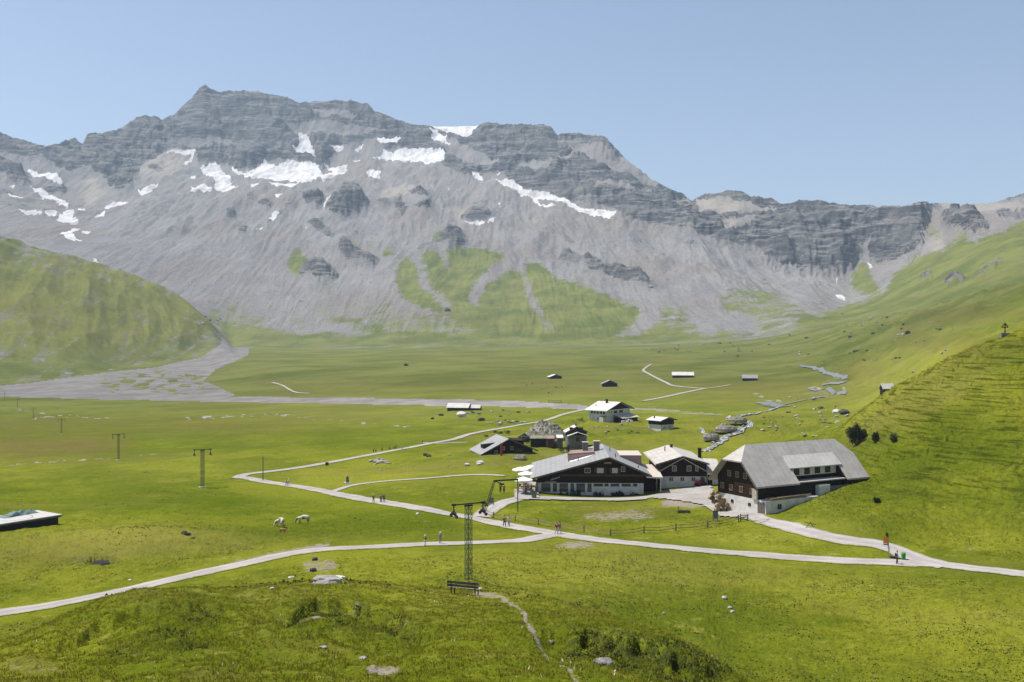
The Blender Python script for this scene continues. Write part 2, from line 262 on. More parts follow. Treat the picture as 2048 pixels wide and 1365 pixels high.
# ------------------------------------------------------------------ roads and paths (photo coordinates, width in m, name)
PATHS = [
 ('gravel_road', [(-60,1240),(0,1227),(120,1208),(250,1182),(360,1156),(480,1130),(560,1112),(640,1100),(740,1095),(860,1089),(960,1086),(1040,1082),(1085,1074),(1120,1068)], 3.6),
 ('gravel_road', [(2120,1158),(2048,1149),(1960,1139),(1880,1130),(1800,1127),(1700,1123),(1600,1117),(1500,1109),(1400,1101),(1300,1091),(1200,1081),(1110,1068),(1040,1056),(960,1040),(880,1025),(800,1011),(700,994),(620,978),(540,966),(495,957),(474,956)], 3.6),
 ('gravel_road', [(474,957),(490,950),(540,944),(600,936),(680,922),(760,907),(820,896),(860,888),(905,880),(945,868),(1000,858),(1045,850),(1090,842),(1130,829),(1180,818)], 3.0),
 ('gravel_road', [(1900,1134),(1840,1120),(1780,1096),(1700,1082),(1620,1066),(1560,1050),(1510,1036),(1460,1016),(1400,1000)], 3.5),
 ('gravel_path', [(660,986),(700,973),(740,967),(790,962),(850,958),(940,951),(1010,953)], 1.6),
 ('gravel_road', [(960,1035),(990,1015),(1030,1000),(1080,996),(1180,999),(1290,996),(1340,988),(1400,985)], 3.4),
 ('gravel_path', [(1285,803),(1320,797),(1370,786),(1410,778)], 3.2),
 ('gravel_path', [(1407,778),(1350,773),(1330,765),(1300,750),(1287,742),(1292,736),(1302,730)], 2.6),
 ('gravel_path', [(1410,778),(1435,775),(1460,771)], 2.0),
 ('gravel_path', [(545,766),(565,772),(590,785),(620,788)], 2.0),
 ('gravel_path', [(845,887),(880,888),(935,886)], 1.2),
]
brown = new_mask(); deep = new_mask(); light = new_mask()
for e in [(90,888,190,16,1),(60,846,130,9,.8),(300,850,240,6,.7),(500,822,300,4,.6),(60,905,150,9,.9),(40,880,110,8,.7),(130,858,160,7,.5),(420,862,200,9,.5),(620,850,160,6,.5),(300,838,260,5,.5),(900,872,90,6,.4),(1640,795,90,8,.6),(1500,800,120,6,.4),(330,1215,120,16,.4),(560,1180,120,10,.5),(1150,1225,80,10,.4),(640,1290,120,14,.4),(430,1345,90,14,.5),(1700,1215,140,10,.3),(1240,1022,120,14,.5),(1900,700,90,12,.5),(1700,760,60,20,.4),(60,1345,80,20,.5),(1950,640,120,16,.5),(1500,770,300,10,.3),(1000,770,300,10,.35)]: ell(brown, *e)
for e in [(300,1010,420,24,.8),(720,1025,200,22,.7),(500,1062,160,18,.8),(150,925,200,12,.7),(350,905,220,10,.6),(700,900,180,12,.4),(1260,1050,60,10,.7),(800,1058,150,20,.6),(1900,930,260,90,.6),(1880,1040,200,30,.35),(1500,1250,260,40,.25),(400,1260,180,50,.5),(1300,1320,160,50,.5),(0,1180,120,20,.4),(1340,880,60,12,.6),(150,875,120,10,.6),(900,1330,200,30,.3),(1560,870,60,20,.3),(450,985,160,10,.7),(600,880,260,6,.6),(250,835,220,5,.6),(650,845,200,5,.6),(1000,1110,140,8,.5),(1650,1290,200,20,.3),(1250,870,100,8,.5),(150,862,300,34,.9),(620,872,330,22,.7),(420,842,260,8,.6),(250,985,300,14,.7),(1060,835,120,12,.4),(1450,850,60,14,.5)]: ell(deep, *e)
for e in [(280,1085,230,24,.8),(140,945,260,8,.7),(400,935,200,10,.6),(850,948,160,22,.6),(560,985,90,14,.4),(1250,1150,320,40,.6),(1700,1170,200,14,.5),(1600,930,40,10,.3),(1550,960,30,10,.3),(1850,760,160,50,.8),(1750,830,80,30,.7),(1640,1060,120,16,.6),(1350,930,200,60,.3),(1450,1080,120,12,.6),(1100,980,60,10,.4),(700,955,120,20,.5),(800,830,300,8,.4),(1100,770,500,16,.35),(900,720,500,14,.4),(950,1120,160,16,.5),(1160,900,80,12,.5),(180,620,260,90,.9),(700,790,500,10,.4),(1300,1290,160,20,.35),(880,1230,120,25,.4),(520,1230,60,60,.4),(1900,1240,200,30,.4)]: ell(light, *e)  # left hill: pale grass, also painted brighter to offset its shaded slope
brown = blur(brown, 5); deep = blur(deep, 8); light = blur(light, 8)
pathmask = new_mask()
for n, pts, w in PATHS: line(pathmask, pts, 30 if w > 3 else 16)
poly(pathmask, [(1320,985),(1400,978),(1440,1000),(1540,1040),(1500,1050),(1400,1010)])
pathmask = np.clip(blur(pathmask, 2)*1.6, 0, 1)
# ------------------------------------------------------------------ displacement of the terrain
far = sstep(RI['l']+0.6, RI['l2']+0.3, V)
farR = np.maximum(far, 0)
w1 = fbm(PX/60, PY0/60, 3)*9; w2 = fbm(PX/60+40, PY0/60-13, 3)*7
w1b = fbm(PX/11, PY0/7, 3)*7; w2b = fbm(PX/11+40, PY0/7-13, 3)*5
sx, sy = PX+w1*0.5+w1b, PY0+w2*0.5+w2b
xs2, ys2 = PX+w1b*0.7, PY0+w2b*0.7
M_snow = np.where(V >= RI['l2'], samp(blur(snow, 0.6) if False else snow, xs2, ys2), 0)
M_rock = samp(rock, sx, sy)*far
M_sn2 = samp(blur(snow, 3), PX, PY0)*far
M_rd = np.clip(samp(blur(rock, 4), sx, sy)*1.3-0.15, 0, 1)**1.3*far*(1-0.85*M_sn2)
M_pale = samp(blur(pale, 2), sx, sy)*far
M_veg = samp(blur(veg, 4), sx, sy)*far
# toe of the scree turning into meadow (uneven, running down the slope)
streak = fbm(PX/28 + PY0/90, PY0/200, 4)
toe = (0.55*sstep(560, 650, PY0 + 34*streak + 16*fbm(PX/9, PY0/40, 3)) + 0.45*sstep(630, 700, PY0 + 20*streak))*far
toe = toe*(1-0.5*samp(fan, sx, sy))
M_veg = np.clip(np.maximum(M_veg, toe*0.9), 0, 1)*(1-M_rock*0.8)
near = (V < RI['l']+0.5)
M_veg = np.where(far > 0.5, M_veg, 1.0)
M_grav = samp(gravel, PX+w1b*0.6, PY0+w2b*0.15)*(V < RI['l2'])*(V > RI['f'])
M_grav = M_grav*(1-samp(blur(patchy, 5), PX, PY0)*sstep(-0.15, 0.3, fbm(PX/30, PY0/5, 4)))
M_grav = np.maximum(M_grav, samp(gravl, PX+w1b*0.8, PY0+w2b*0.25)*(V < RI['l2'])*(V > RI['g'])*0.62*sstep(-0.35, 0.35, fbm(PX/16, PY0/4, 3)))
fg = V < RI['h']+0.2
M_bare = samp(bare, PX+w1b, PY0+w2b*0.5)*(V < RI['k'])
M_shrub = samp(shrub, sx, sy)*(V < RI['f'])
M_path = samp(pathmask, PX, PY0)*(V < RI['l'])*(V > RI['dip'])
# grass on the toe of the plain near the gravel fingers
M_veg = np.where((V < RI['l2']) & (V > RI['k']) & (PX > 450), 1-0.8*samp(fan, sx, sy)*sstep(RI['l']-0.2, RI['l2'], V), M_veg)
hk = (V > RI['k'])*(V < RI['l']+.6)*(PX < 480)
M_veg = np.where(hk, np.clip(1-0.38*sstep(0.75, 1.0, V-RI['k'])*sstep(0, .4, fbm(PX/22, PY0/9, 4))-0.42*sstep(.48, .66, ridged((PX+PY0*1.6)/60, (PY0-PX*.3)/160, 3)), .25, 1), M_veg)
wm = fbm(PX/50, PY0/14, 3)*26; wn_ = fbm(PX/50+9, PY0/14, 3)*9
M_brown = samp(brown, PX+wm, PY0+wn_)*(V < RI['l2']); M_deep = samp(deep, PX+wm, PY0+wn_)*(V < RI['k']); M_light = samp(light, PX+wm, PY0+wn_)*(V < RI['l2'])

Xw, Yw = X, D
# relief
flat = 1-M_path
z = Z.copy()
dn = np.clip(D, 5, 5000)
# near meadow hummocks
nm = (V < RI['h']+1.5)
amp = np.where(V < RI['dip']+0.5, 0.7*(1-np.exp(-((PX-930)/90)**2-((PY0-1186)/26)**2)), np.where(V < RI['g'], 0.65, 0.55))
hum = fbm(Xw/13, Yw/13, 3)*0.75 + fbm(Xw/3.1, Yw/3.1, 3)*0.34
fade = sstep(1, 14, D)*flat*(1-sstep(380, 700, D))
z += hum*amp*fade
# tufty micro relief in front
bsp = 1-np.exp(-((PX-930)/70)**2-((PY0-1188)/22)**2)
z += bsp*(np.maximum(0, fbm(Xw/0.7, Yw/0.7, 2))*0.20 + np.maximum(0, fbm(Xw/1.7+9, Yw/1.7, 2))*0.22)*sstep(3, 12, D)*(1-sstep(130, 260, D))*flat
# small scarps and swales of the brow in front
fz = (V < RI['dip']+0.5)
for sp, sw, dp, r_ in (([(560,1222),(600,1206),(640,1194),(700,1200),(745,1214),(800,1240),(865,1268)], 30, 0.62, 20), ([(90,1300),(180,1262),(260,1235),(340,1222),(420,1215),(470,1220)], 50, 0.40, 40), ([(1080,1262),(1180,1268),(1290,1290),(1370,1320),(1440,1352)], 45, 0.55, 30), ([(560,1262),(640,1256),(720,1268),(800,1285)], 20, 0.35, 20)):
    ys = np.interp(PX, [p[0] for p in sp], [p[1] for p in sp]) + perlin(PX/37, V*0+sw+.37)*7 + perlin(PX/13, V*0+sw+.61)*2
    inx = sstep(sp[0][0]-r_, sp[0][0]+r_, PX)*(1-sstep(sp[-1][0]-r_, sp[-1][0]+r_, PX))
    z -= dp*inx*fz*sstep(0, 9, PY0-ys)*np.exp(-(np.maximum(PY0-ys, 0)/sw)**2)*(1+0.35*fbm(Xw/2.5, Yw/2.5, 2))
z += 0.55*fz*np.exp(-((PX-330)/120)**2-((PY0-1225)/30)**2) - 0.4*fz*np.exp(-((PX-520)/60)**2-((PY0-1215)/30)**2)
# tussocky eroded slope parts
z += M_shrub*(fbm(Xw/1.3, Yw/1.3, 3)*0.22 + 0.04)
# bumpy middle ground round the village
vil = np.exp(-(((PX-1150)/260)**2 + ((PY0-860)/30)**2))
vil2 = np.exp(-(((PX-1560)/130)**2 + ((PY0-860)/35)**2))
z += (vil+vil2)*np.maximum(0, fbm(Xw/11, Yw/11, 4)+0.1)*3.4*flat*(V < RI['j'])*(V > RI['g']-0.3)
# right hill: cattle steps
rh = sstep(1660, 1760, PX)*sstep(RI['f']+0.15, RI['g'], V)*(V < RI['h']+0.6)
M_rh = rh.copy()
ph = z/0.95 + 1.6*fbm(Xw/14, Yw/14, 3) + 0.8*fbm(Xw/3, Yw/3, 2)
st = np.sin(2*np.pi*ph)
z += rh*(st*0.34*(0.35+np.clip(0.5+1.2*fbm(Xw/20+5, Yw/20, 2), 0, 1))*sstep(1700, 1850, PX+60*fbm(Xw/30, Yw/30, 2)) + 0.35*fbm(Xw/2.2, Yw/2.2, 3) + 1.0*fbm(Xw/18, Yw/18, 2))
# foreground swales by the left road, mound in the left meadow
ex_, ey_ = (PX-208+0.5*(PY0-1123))/34, (PY0-1123)/9
z -= 1.9*(1-sstep(0.75, 1.0, np.sqrt(ex_**2+ey_**2)+0.15*fbm(PX/9, PY0/5, 2)))*(V < RI['f']+.2)*(V > RI['dip'])
z += 1.3*np.exp(-(((PX-270)/190)**2+((PY0-1078)/22)**2))*(V < RI['g'])*(V > RI['road'])
# plain
pl = (V > RI['h']+0.5)*(V < RI['l'])
z += pl*flat*(fbm(Xw/70, Yw/70, 3)*0.5)*sstep(0, 60, 0*D+60)
# far right slope and left hill: ribs and steps running down
hl = sstep(RI['k'], RI['k']+0.35, V)*(V <= RI['l']+1)*(1-sstep(430, 470, PX))
hr = sstep(RI['i'], RI['j'], V)*(V < RI['l2'])*sstep(1560, 1760, PX)
z += hl*(ridged((Xw*0.9+Yw*0.35)/110, (Yw-Xw*0.3)/520, 4)*13 + fbm(Xw/90, Yw/90, 4)*7)*sstep(0,0.3,V-RI['k'])*(1-0.85*sstep(340,440,PX))
z += hr*(ridged((Xw*0.9+Yw*0.35)/70, (Yw-Xw*0.3)/210, 4)*5.5 + fbm(Xw/26, Yw/26, 4)*6.5 + fbm(Xw/6, Yw/6, 2)*0.5)
# mountain
mt = sstep(RI['l2'], RI['l2']+0.6, V)*(V < RI['sky']+1.5)
uni = sstep(RI['m']-0.4, RI['m']+0.6, V)
gfall = fbm(Xw/220+3, Yw/900, 3)
z += mt*(1-M_rd)*(fbm(Xw/120, Yw/300, 4)*26*uni + ridged(Xw/34 + gfall*2, Yw/260, 4)*4.2 + fbm(Xw/25, Yw/25, 3)*3.0*uni)
wx = Xw + 60*fbm(Xw/300, Yw/300, 3); wy = Yw + 60*fbm(Xw/300+50, Yw/300, 3)
rk = ridged(wx/260, wy/420, 6, 0.52)*46 + ridged(wx/70+7, wy/90, 4)*16 + fbm(Xw/24, Yw/24, 3)*8
big = fbm(Xw/420+2, Yw/330, 3)*120
edge = 1-0.90*np.exp(-((V-RI['sky'])/0.14)**2)
rr = blur  # noqa
gul_ = ridged(Xw/95+fbm(Xw/300,Yw/300,2)*1.5, Yw/700, 4)*20
z += mt*M_rd*(rk*edge*0.85 + big*0.4*edge + gul_*edge)
# strata: ledges dipping gently to the right, cut into the cliffs
q = (z + 0.10*Xw + 120*fbm(Xw/900, Yw/700, 2) + 30*fbm(Xw/200, Yw/200, 3))
for per, am in ((58.0, 0.55), (19.0, 0.75)):
    ph = q/per; fr = ph-np.floor(ph)
    stp = np.floor(ph) + sstep(0.42, 0.98, fr)
    z += mt*M_rd*am*(stp-ph)*per*np.clip(0.40+1.5*fbm(Xw/160+per, Yw/160, 3), 0, 1)*np.where(V > RI['sky']-0.08, 0.3, 1)
z += mt*sstep(-0.1, 0.5, -np.abs(V-RI['sky'])+0.5)*fbm(PX/9, V*0, 4)*9*(M_rd > 0.3)
skyy = np.interp(cols, [p[0] for p in SKY], [p[1] for p in SKY])
srough = np.where((cols > 830) & (cols < 955), 0.3, 1.0)
zcap = (CY-(skyy-2-srough*(7*fbm(cols/26, cols*0+.3, 5, 0.62) + 2.5*np.maximum(0, perlin(cols/5, cols*0+.7)))))[None, :]*D/F
z = np.where(V > RI['n'], np.minimum(z, zcap), z)
Zf = z
PYf = CY - F*Zf/D

def ground(px, py, dmin=0.0, dmax=1e9):
    """first ground seen at a bearing and elevation -> world point"""
    c = float(np.interp(px, cols, np.arange(NC))); i = int(min(c, NC-2)); t = c-i
    d = D[:, i]*(1-t)+D[:, i+1]*t; zz = Zf[:, i]*(1-t)+Zf[:, i+1]*t
    yy = CY-F*zz/d
    ok = np.nonzero((d >= dmin) & (d <= dmax) & (yy <= py))[0]
    if len(ok) == 0: k = int(np.argmin(np.abs(d-dmax)))
    else: k = int(ok[0])
    if k > 0 and d[k-1] >= dmin and yy[k-1] > py:
        u = (yy[k-1]-py)/(yy[k-1]-yy[k]+1e-9); dd = d[k-1]+(d[k]-d[k-1])*u; zc = zz[k-1]+(zz[k]-zz[k-1])*u
    else: dd, zc = d[k], zz[k]
    return Vector(((px-CX)/F*dd, dd, zc))
def gz(x, y):
    px = CX + x*F/y
    c = float(np.interp(px, cols, np.arange(NC))); i = int(min(c, NC-2)); t = c-i
    a = np.interp(y, D[:, i], Zf[:, i]); b = np.interp(y, D[:, i+1], Zf[:, i+1])
    return float(a*(1-t)+b*t)
def gza(x, y):
    px = CX + x*F/y
    c = np.clip(np.interp(px, cols, np.arange(NC)), 0, NC-1.001); i = c.astype(int); t = c-i
    out = np.empty(len(x))
    for ci in np.unique(i):
        s = i == ci
        a = np.interp(y[s], D[:, ci], Zf[:, ci]); b = np.interp(y[s], D[:, ci+1], Zf[:, ci+1])
        out[s] = a*(1-t[s])+b*t[s]
    return out

# ------------------------------------------------------------------ node helpers
class NT:
    def __init__(s, name):
        s.m = bpy.data.materials.new(name); s.m.use_nodes = True; s.t = s.m.node_tree; s.t.nodes.clear()
        s.out = s.t.nodes.new('ShaderNodeOutputMaterial')
    def n(s, typ, **kw):
        nd = s.t.nodes.new(typ)
        for k, v in kw.items():
            if k.startswith('_'): setattr(nd, k[1:], v)
        return nd
    def lk(s, a, b): s.t.links.new(a, b)
    def val(s, sock, v):
        if hasattr(v, 'links') or isinstance(v, bpy.types.NodeSocket): s.lk(v, sock)
        else: sock.default_value = v
    def attr(s, name):
        a = s.n('ShaderNodeAttribute', _attribute_name=name); return a
    def noise(s, scale, detail=4, rough=0.55, vec=None, dist=0.0):
        a = s.n('ShaderNodeTexNoise'); a.inputs['Scale'].default_value = scale; a.inputs['Detail'].default_value = detail
        a.inputs['Roughness'].default_value = rough; a.inputs['Distortion'].default_value = dist
        if vec is not None: s.lk(vec, a.inputs['Vector'])
        return a.outputs['Fac']
    def pos(s, scale=(1,1,1)):
        g = s.n('ShaderNodeNewGeometry'); m = s.n('ShaderNodeMapping'); m.inputs['Scale'].default_value = scale
        s.lk(g.outputs['Position'], m.inputs['Vector']); return m.outputs['Vector']
    def obj(s, scale=(1,1,1)):
        g = s.n('ShaderNodeTexCoord'); m = s.n('ShaderNodeMapping'); m.inputs['Scale'].default_value = scale
        s.lk(g.outputs['Object'], m.inputs['Vector']); return m.outputs['Vector']
    def ramp(s, fac, a, b, lo=0.0, hi=1.0):
        r = s.n('ShaderNodeMapRange', _interpolation_type='SMOOTHSTEP'); r.inputs['From Min'].default_value = a; r.inputs['From Max'].default_value = b
        r.inputs['To Min'].default_value = lo; r.inputs['To Max'].default_value = hi; s.val(r.inputs['Value'], fac); return r.outputs['Result']
    def mix(s, fac, a, b, mode='MIX'):
        m = s.n('ShaderNodeMix', _data_type='RGBA', _blend_type=mode); s.val(m.inputs['Factor'], fac)
        for k, c in ((6, a), (7, b)):
            if isinstance(c, tuple): m.inputs[k].default_value = (c[0], c[1], c[2], 1)
            else: s.lk(c, m.inputs[k])
        return m.outputs[2]
    def math(s, op, a, b=0.0):
        m = s.n('ShaderNodeMath', _operation=op); s.val(m.inputs[0], a); s.val(m.inputs[1], b); return m.outputs[0]
    def bsdf(s, color, rough=0.9, metal=0.0, bump=None, bstr=0.3, bdist=0.1, spec=0.3):
        b = s.n('ShaderNodeBsdfPrincipled')
        if isinstance(color, tuple): b.inputs['Base Color'].default_value = (color[0], color[1], color[2], 1)
        else: s.lk(color, b.inputs['Base Color'])
        s.val(b.inputs['Roughness'], rough); b.inputs['Metallic'].default_value = metal; b.inputs['Specular IOR Level'].default_value = spec
        if bump is not None:
            bp = s.n('ShaderNodeBump'); bp.inputs['Strength'].default_value = bstr; bp.inputs['Distance'].default_value = bdist
            s.lk(bump, bp.inputs['Height']); s.lk(bp.outputs['Normal'], b.inputs['Normal'])
        s.lk(b.outputs['BSDF'], s.out.inputs['Surface']); return b

# grass colours, shared by terrain and blades
GR_A = (0.188, 0.200, 0.016); GR_B = (0.098, 0.124, 0.008); GR_C = (0.260, 0.245, 0.050); GR_D = (0.075, 0.098, 0.010)
def grass_color(T):
    P = T.pos()
    c = T.mix(T.ramp(T.noise(0.035, 7, 0.68, T.pos((1, .8, 1))), 0.40, 0.60), GR_B, GR_A)
    c = T.mix(T.ramp(T.noise(0.4, 5, 0.65, P), 0.55, 0.78), c, GR_C)
    c = T.mix(T.ramp(T.noise(1.3, 4, 0.75, P), 0.50, 0.66, 0, 0.75), c, GR_D)
    c = T.mix(T.ramp(T.noise(5.0, 4, 0.8, P), 0.52, 0.64, 0, 0.55), c, GR_D)
    c = T.mix(T.ramp(T.noise(3.1, 5, 0.8, T.pos((1, .9, 1))), 0.56, 0.66, 0, 0.5), c, (0.30, 0.29, 0.06))
    c = T.mix(T.ramp(T.noise(0.22, 7, 0.8, P), 0.56, 0.66, 0, 0.7), c, GR_D)
    c = T.mix(T.ramp(T.noise(0.33, 7, 0.8, T.pos((1, 1.6, 1))), 0.58, 0.68, 0, 0.8), c, (0.30, 0.27, 0.07))
    c = T.mix(T.ramp(T.noise(0.012, 3, 0.6, T.pos((1, 2.2, 1))), 0.50, 0.66, 0, 0.6), c, (0.155, 0.14, 0.035))
    return c
def terrain_material():
    T = NT('terrain_surface'); P = T.pos()
    m1 = T.attr('masks_a'); m2 = T.attr('masks_b')
    s1 = T.n('ShaderNodeSeparateColor'); T.lk(m1.outputs['Color'], s1.inputs[0]); a1 = m1.outputs['Alpha']
    s2 = T.n('ShaderNodeSeparateColor'); T.lk(m2.outputs['Color'], s2.inputs[0]); a2 = m2.outputs['Alpha']
    rock_, veg_, snow_ = s1.outputs; grav, bare_, shr = s2.outputs
    # a1 = distance blend (0 near, 1 far), a2 = pale scree
    g = T.n('ShaderNodeNewGeometry'); sn = T.n('ShaderNodeSeparateXYZ'); T.lk(g.outputs['True Normal'], sn.inputs[0])
    # scree
    sc = T.mix(T.ramp(T.noise(0.01, 6, 0.6, T.pos((1, .35, 1))), 0.3, 0.7), (0.225, 0.218, 0.216), (0.30, 0.288, 0.28))
    sc = T.mix(T.ramp(T.noise(0.05, 4, 0.7, T.pos((1, .3, 1))), 0.45, 0.7, 0, 0.5), sc, (0.35, 0.33, 0.31))
    sc = T.mix(T.ramp(T.noise(0.004, 3, 0.5, P), 0.40, 0.65, 0, 0.6), sc, (0.25, 0.215, 0.19))
    sc = T.mix(T.ramp(T.noise(0.2, 3, 0.7, P), 0.57, 0.66, 0, 0.75), sc, (0.09, 0.09, 0.09))
    sc = T.mix(T.ramp(T.noise(0.13, 5, 0.8, T.pos((1, .6, 1))), 0.56, 0.66, 0, 0.7), sc, (0.40, 0.38, 0.355))
    sc = T.mix(a2, sc, (0.36, 0.33, 0.29))
    # rock with bands
    w = T.n('ShaderNodeTexNoise'); w.inputs['Scale'].default_value = 0.012; w.inputs['Detail'].default_value = 5; T.lk(P, w.inputs['Vector'])
    band = T.noise(1.0, 5, 0.65, T.pos((0.004, 0.004, 0.055)), 0.6)
    rc = T.mix(T.ramp(band, 0.35, 0.65), (0.034, 0.037, 0.042), (0.150, 0.147, 0.143))
    rc = T.mix(T.ramp(T.noise(0.03, 5, 0.7, P), 0.42, 0.7, 0, 0.7), rc, (0.036, 0.040, 0.046))
    # ledges carry pale rubble
    rc = T.mix(T.math('MULTIPLY', T.ramp(sn.outputs['Z'], 0.72, 0.93), 0.65), rc, sc)
    rc = T.mix(T.ramp(T.noise(1.0, 6, 0.72, T.pos((0.010, 0.010, 0.085)), 1.0), 0.50, 0.60, 0, 0.85), rc, (0.27, 0.26, 0.24))
    rc = T.mix(T.ramp(T.noise(0.006, 6, 0.65, P), 0.48, 0.66, 0, 0.6), rc, (0.19, 0.18, 0.165))
    rn = T.math('ADD', rock_, T.math('MULTIPLY', T.math('SUBTRACT', T.noise(0.022, 8, 0.78, P), 0.5), 1.7))
    col = T.mix(T.math('MULTIPLY', T.ramp(rn, 0.46, 0.72), T.ramp(rock_, 0.02, 0.2)), sc, rc)
    col = T.mix(T.ramp(T.noise(0.03, 8, 0.85, P), 0.59, 0.65, 0, 0.75), col, (0.06, 0.06, 0.06))
    # vegetation
    gc = grass_color(T)
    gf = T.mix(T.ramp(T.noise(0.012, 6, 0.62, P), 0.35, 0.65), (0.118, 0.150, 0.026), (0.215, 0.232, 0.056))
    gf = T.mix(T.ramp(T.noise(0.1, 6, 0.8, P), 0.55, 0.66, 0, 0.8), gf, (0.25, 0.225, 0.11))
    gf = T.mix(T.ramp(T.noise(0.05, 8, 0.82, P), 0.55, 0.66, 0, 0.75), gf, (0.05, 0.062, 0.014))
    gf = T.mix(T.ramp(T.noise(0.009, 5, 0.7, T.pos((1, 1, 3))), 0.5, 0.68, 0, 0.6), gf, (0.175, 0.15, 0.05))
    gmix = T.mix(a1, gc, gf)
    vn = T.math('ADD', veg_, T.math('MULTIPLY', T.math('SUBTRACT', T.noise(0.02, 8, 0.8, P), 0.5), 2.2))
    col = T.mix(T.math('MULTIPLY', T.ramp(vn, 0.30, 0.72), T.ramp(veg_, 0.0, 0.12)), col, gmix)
    m3 = T.attr('masks_c'); s3 = T.n('ShaderNodeSeparateColor'); T.lk(m3.outputs['Color'], s3.inputs[0])
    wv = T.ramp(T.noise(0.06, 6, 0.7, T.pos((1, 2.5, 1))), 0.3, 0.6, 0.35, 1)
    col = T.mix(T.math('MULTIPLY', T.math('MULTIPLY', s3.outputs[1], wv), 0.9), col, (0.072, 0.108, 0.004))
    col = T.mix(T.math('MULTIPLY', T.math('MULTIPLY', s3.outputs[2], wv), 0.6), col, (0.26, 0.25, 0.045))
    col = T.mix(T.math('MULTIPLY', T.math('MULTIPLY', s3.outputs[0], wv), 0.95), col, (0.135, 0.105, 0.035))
    stp = T.ramp(T.noise(1.0, 4, 0.65, T.pos((0.11, 0.11, 2.3)), 0.3), 0.50, 0.60)
    col = T.mix(T.math('MULTIPLY', T.math('MULTIPLY', stp, m3.outputs['Alpha']), 0.9), col, (0.045, 0.060, 0.004))
    # brown heath tone on shrub slopes, bare soil, gravel
    col = T.mix(T.math('MULTIPLY', shr, T.ramp(T.noise(1.1, 5, 0.7, P), 0.40, 0.6)), col, (0.040, 0.050, 0.014))
    bn = T.ramp(T.math('ADD', bare_, T.math('MULTIPLY', T.math('SUBTRACT', T.noise(0.9, 5, 0.75, P), 0.5), 1.6)), 0.42, 0.75)
    col = T.mix(T.math('MULTIPLY', bn, T.ramp(bare_, 0.02, 0.2)), col, T.mix(T.noise(4.0, 4, 0.7, P), (0.16, 0.12, 0.09), (0.36, 0.32, 0.28)))
    gv = T.mix(T.ramp(T.noise(0.05, 6, 0.7, T.pos((1, .5, 1))), 0.3, 0.7), (0.21, 0.20, 0.19), (0.33, 0.31, 0.295))
    gn = T.ramp(T.math('ADD', grav, T.math('MULTIPLY', T.math('SUBTRACT', T.noise(0.06, 5, 0.7, P), 0.5), 0.7)), 0.35, 0.6)
    col = T.mix(T.math('MULTIPLY', gn, T.ramp(grav, 0.02, 0.15)), col, gv)
    col = T.mix(T.ramp(T.math('ADD', snow_, T.math('MULTIPLY', T.math('SUBTRACT', T.noise(0.022, 7, 0.8, T.pos((1, .5, 1))), 0.53), 1.9)), 0.42, 0.60), col, T.mix(T.ramp(T.noise(0.02, 6, 0.75, T.pos((1, .4, 1))), 0.40, 0.66), (0.82, 0.82, 0.83), (0.52, 0.50, 0.48)))
    hb = T.math('ADD', T.math('MULTIPLY', T.noise(7.0, 3, 0.8, P), 0.5), T.noise(2.2, 3, 0.7, P))
    hf = T.noise(0.09, 7, 0.85, P)
    bp1 = T.n('ShaderNodeBump'); bp1.inputs['Strength'].default_value = 0.9; bp1.inputs['Distance'].default_value = 0.26; T.lk(hb, bp1.inputs['Height'])
    bp2 = T.n('ShaderNodeBump'); bp2.inputs['Distance'].default_value = 9.0; T.lk(T.math('MULTIPLY', a1, 0.8), bp2.inputs['Strength']); T.lk(hf, bp2.inputs['Height']); T.lk(bp1.outputs['Normal'], bp2.inputs['Normal'])
    b = T.bsdf(col, 0.95, spec=0.0); T.lk(bp2.outputs['Normal'], b.inputs['Normal'])
    return T.m
MAT_T = terrain_material()

def tag(o, label=None, cat=None, group=None, kind=None):
    if label: o['label'] = label
    if cat: o['category'] = cat
    if group: o['group'] = group
    if kind: o['kind'] = kind
    return o
def np_mesh(name, verts, faces, mat=None, smooth=False, nverts=4):
    me = bpy.data.meshes.new(name); n = len(verts); m = len(faces)
    me.vertices.add(n); me.vertices.foreach_set('co', np.asarray(verts, np.float32).ravel())
    me.loops.add(m*nverts); me.loops.foreach_set('vertex_index', np.asarray(faces, np.int32).ravel())
    me.polygons.add(m); me.polygons.foreach_set('loop_start', np.arange(0, m*nverts, nverts, dtype=np.int32))
    me.polygons.foreach_set('use_smooth', np.full(m, smooth, bool))
    me.update(calc_edges=True)
    if mat: me.materials.append(mat)
    o = bpy.data.objects.new(name, me); COL.objects.link(o); return o
verts_all = np.stack([X.ravel(), D.ravel(), Zf.ravel()], 1)
ii = np.arange(NR*NC).reshape(NR, NC)
quads = np.stack([ii[:-1, :-1], ii[:-1, 1:], ii[1:, 1:], ii[1:, :-1]], -1).reshape(-1, 4)
Vq = V[:-1, :-1].ravel(); PXq = PX[:-1, :-1].ravel()
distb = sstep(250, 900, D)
ca = np.stack([M_rock, np.clip(M_veg, 0, 1), M_snow, distb], -1).reshape(-1, 4).astype(np.float32)
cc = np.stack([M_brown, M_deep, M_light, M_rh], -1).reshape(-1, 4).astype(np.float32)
cb = np.stack([M_grav, M_bare, M_shrub, M_pale], -1).reshape(-1, 4).astype(np.float32)
def terrain_object(name, sel, label, smooth=True):
    q = quads[sel]; u, inv = np.unique(q, return_inverse=True)
    o = np_mesh(name, verts_all[u], inv.reshape(-1, 4), MAT_T, smooth)
    for nm, c in (('masks_a', ca), ('masks_b', cb), ('masks_c', cc)):
        at = o.data.attributes.new(nm, 'FLOAT_COLOR', 'POINT'); at.data.foreach_set('color', c[u].ravel())
    tag(o, label, None, None, 'structure'); return o
isM = Vq >= RI['l2']-0.5
isHL = (~isM) & (Vq >= RI['k']) & (PXq < 458)
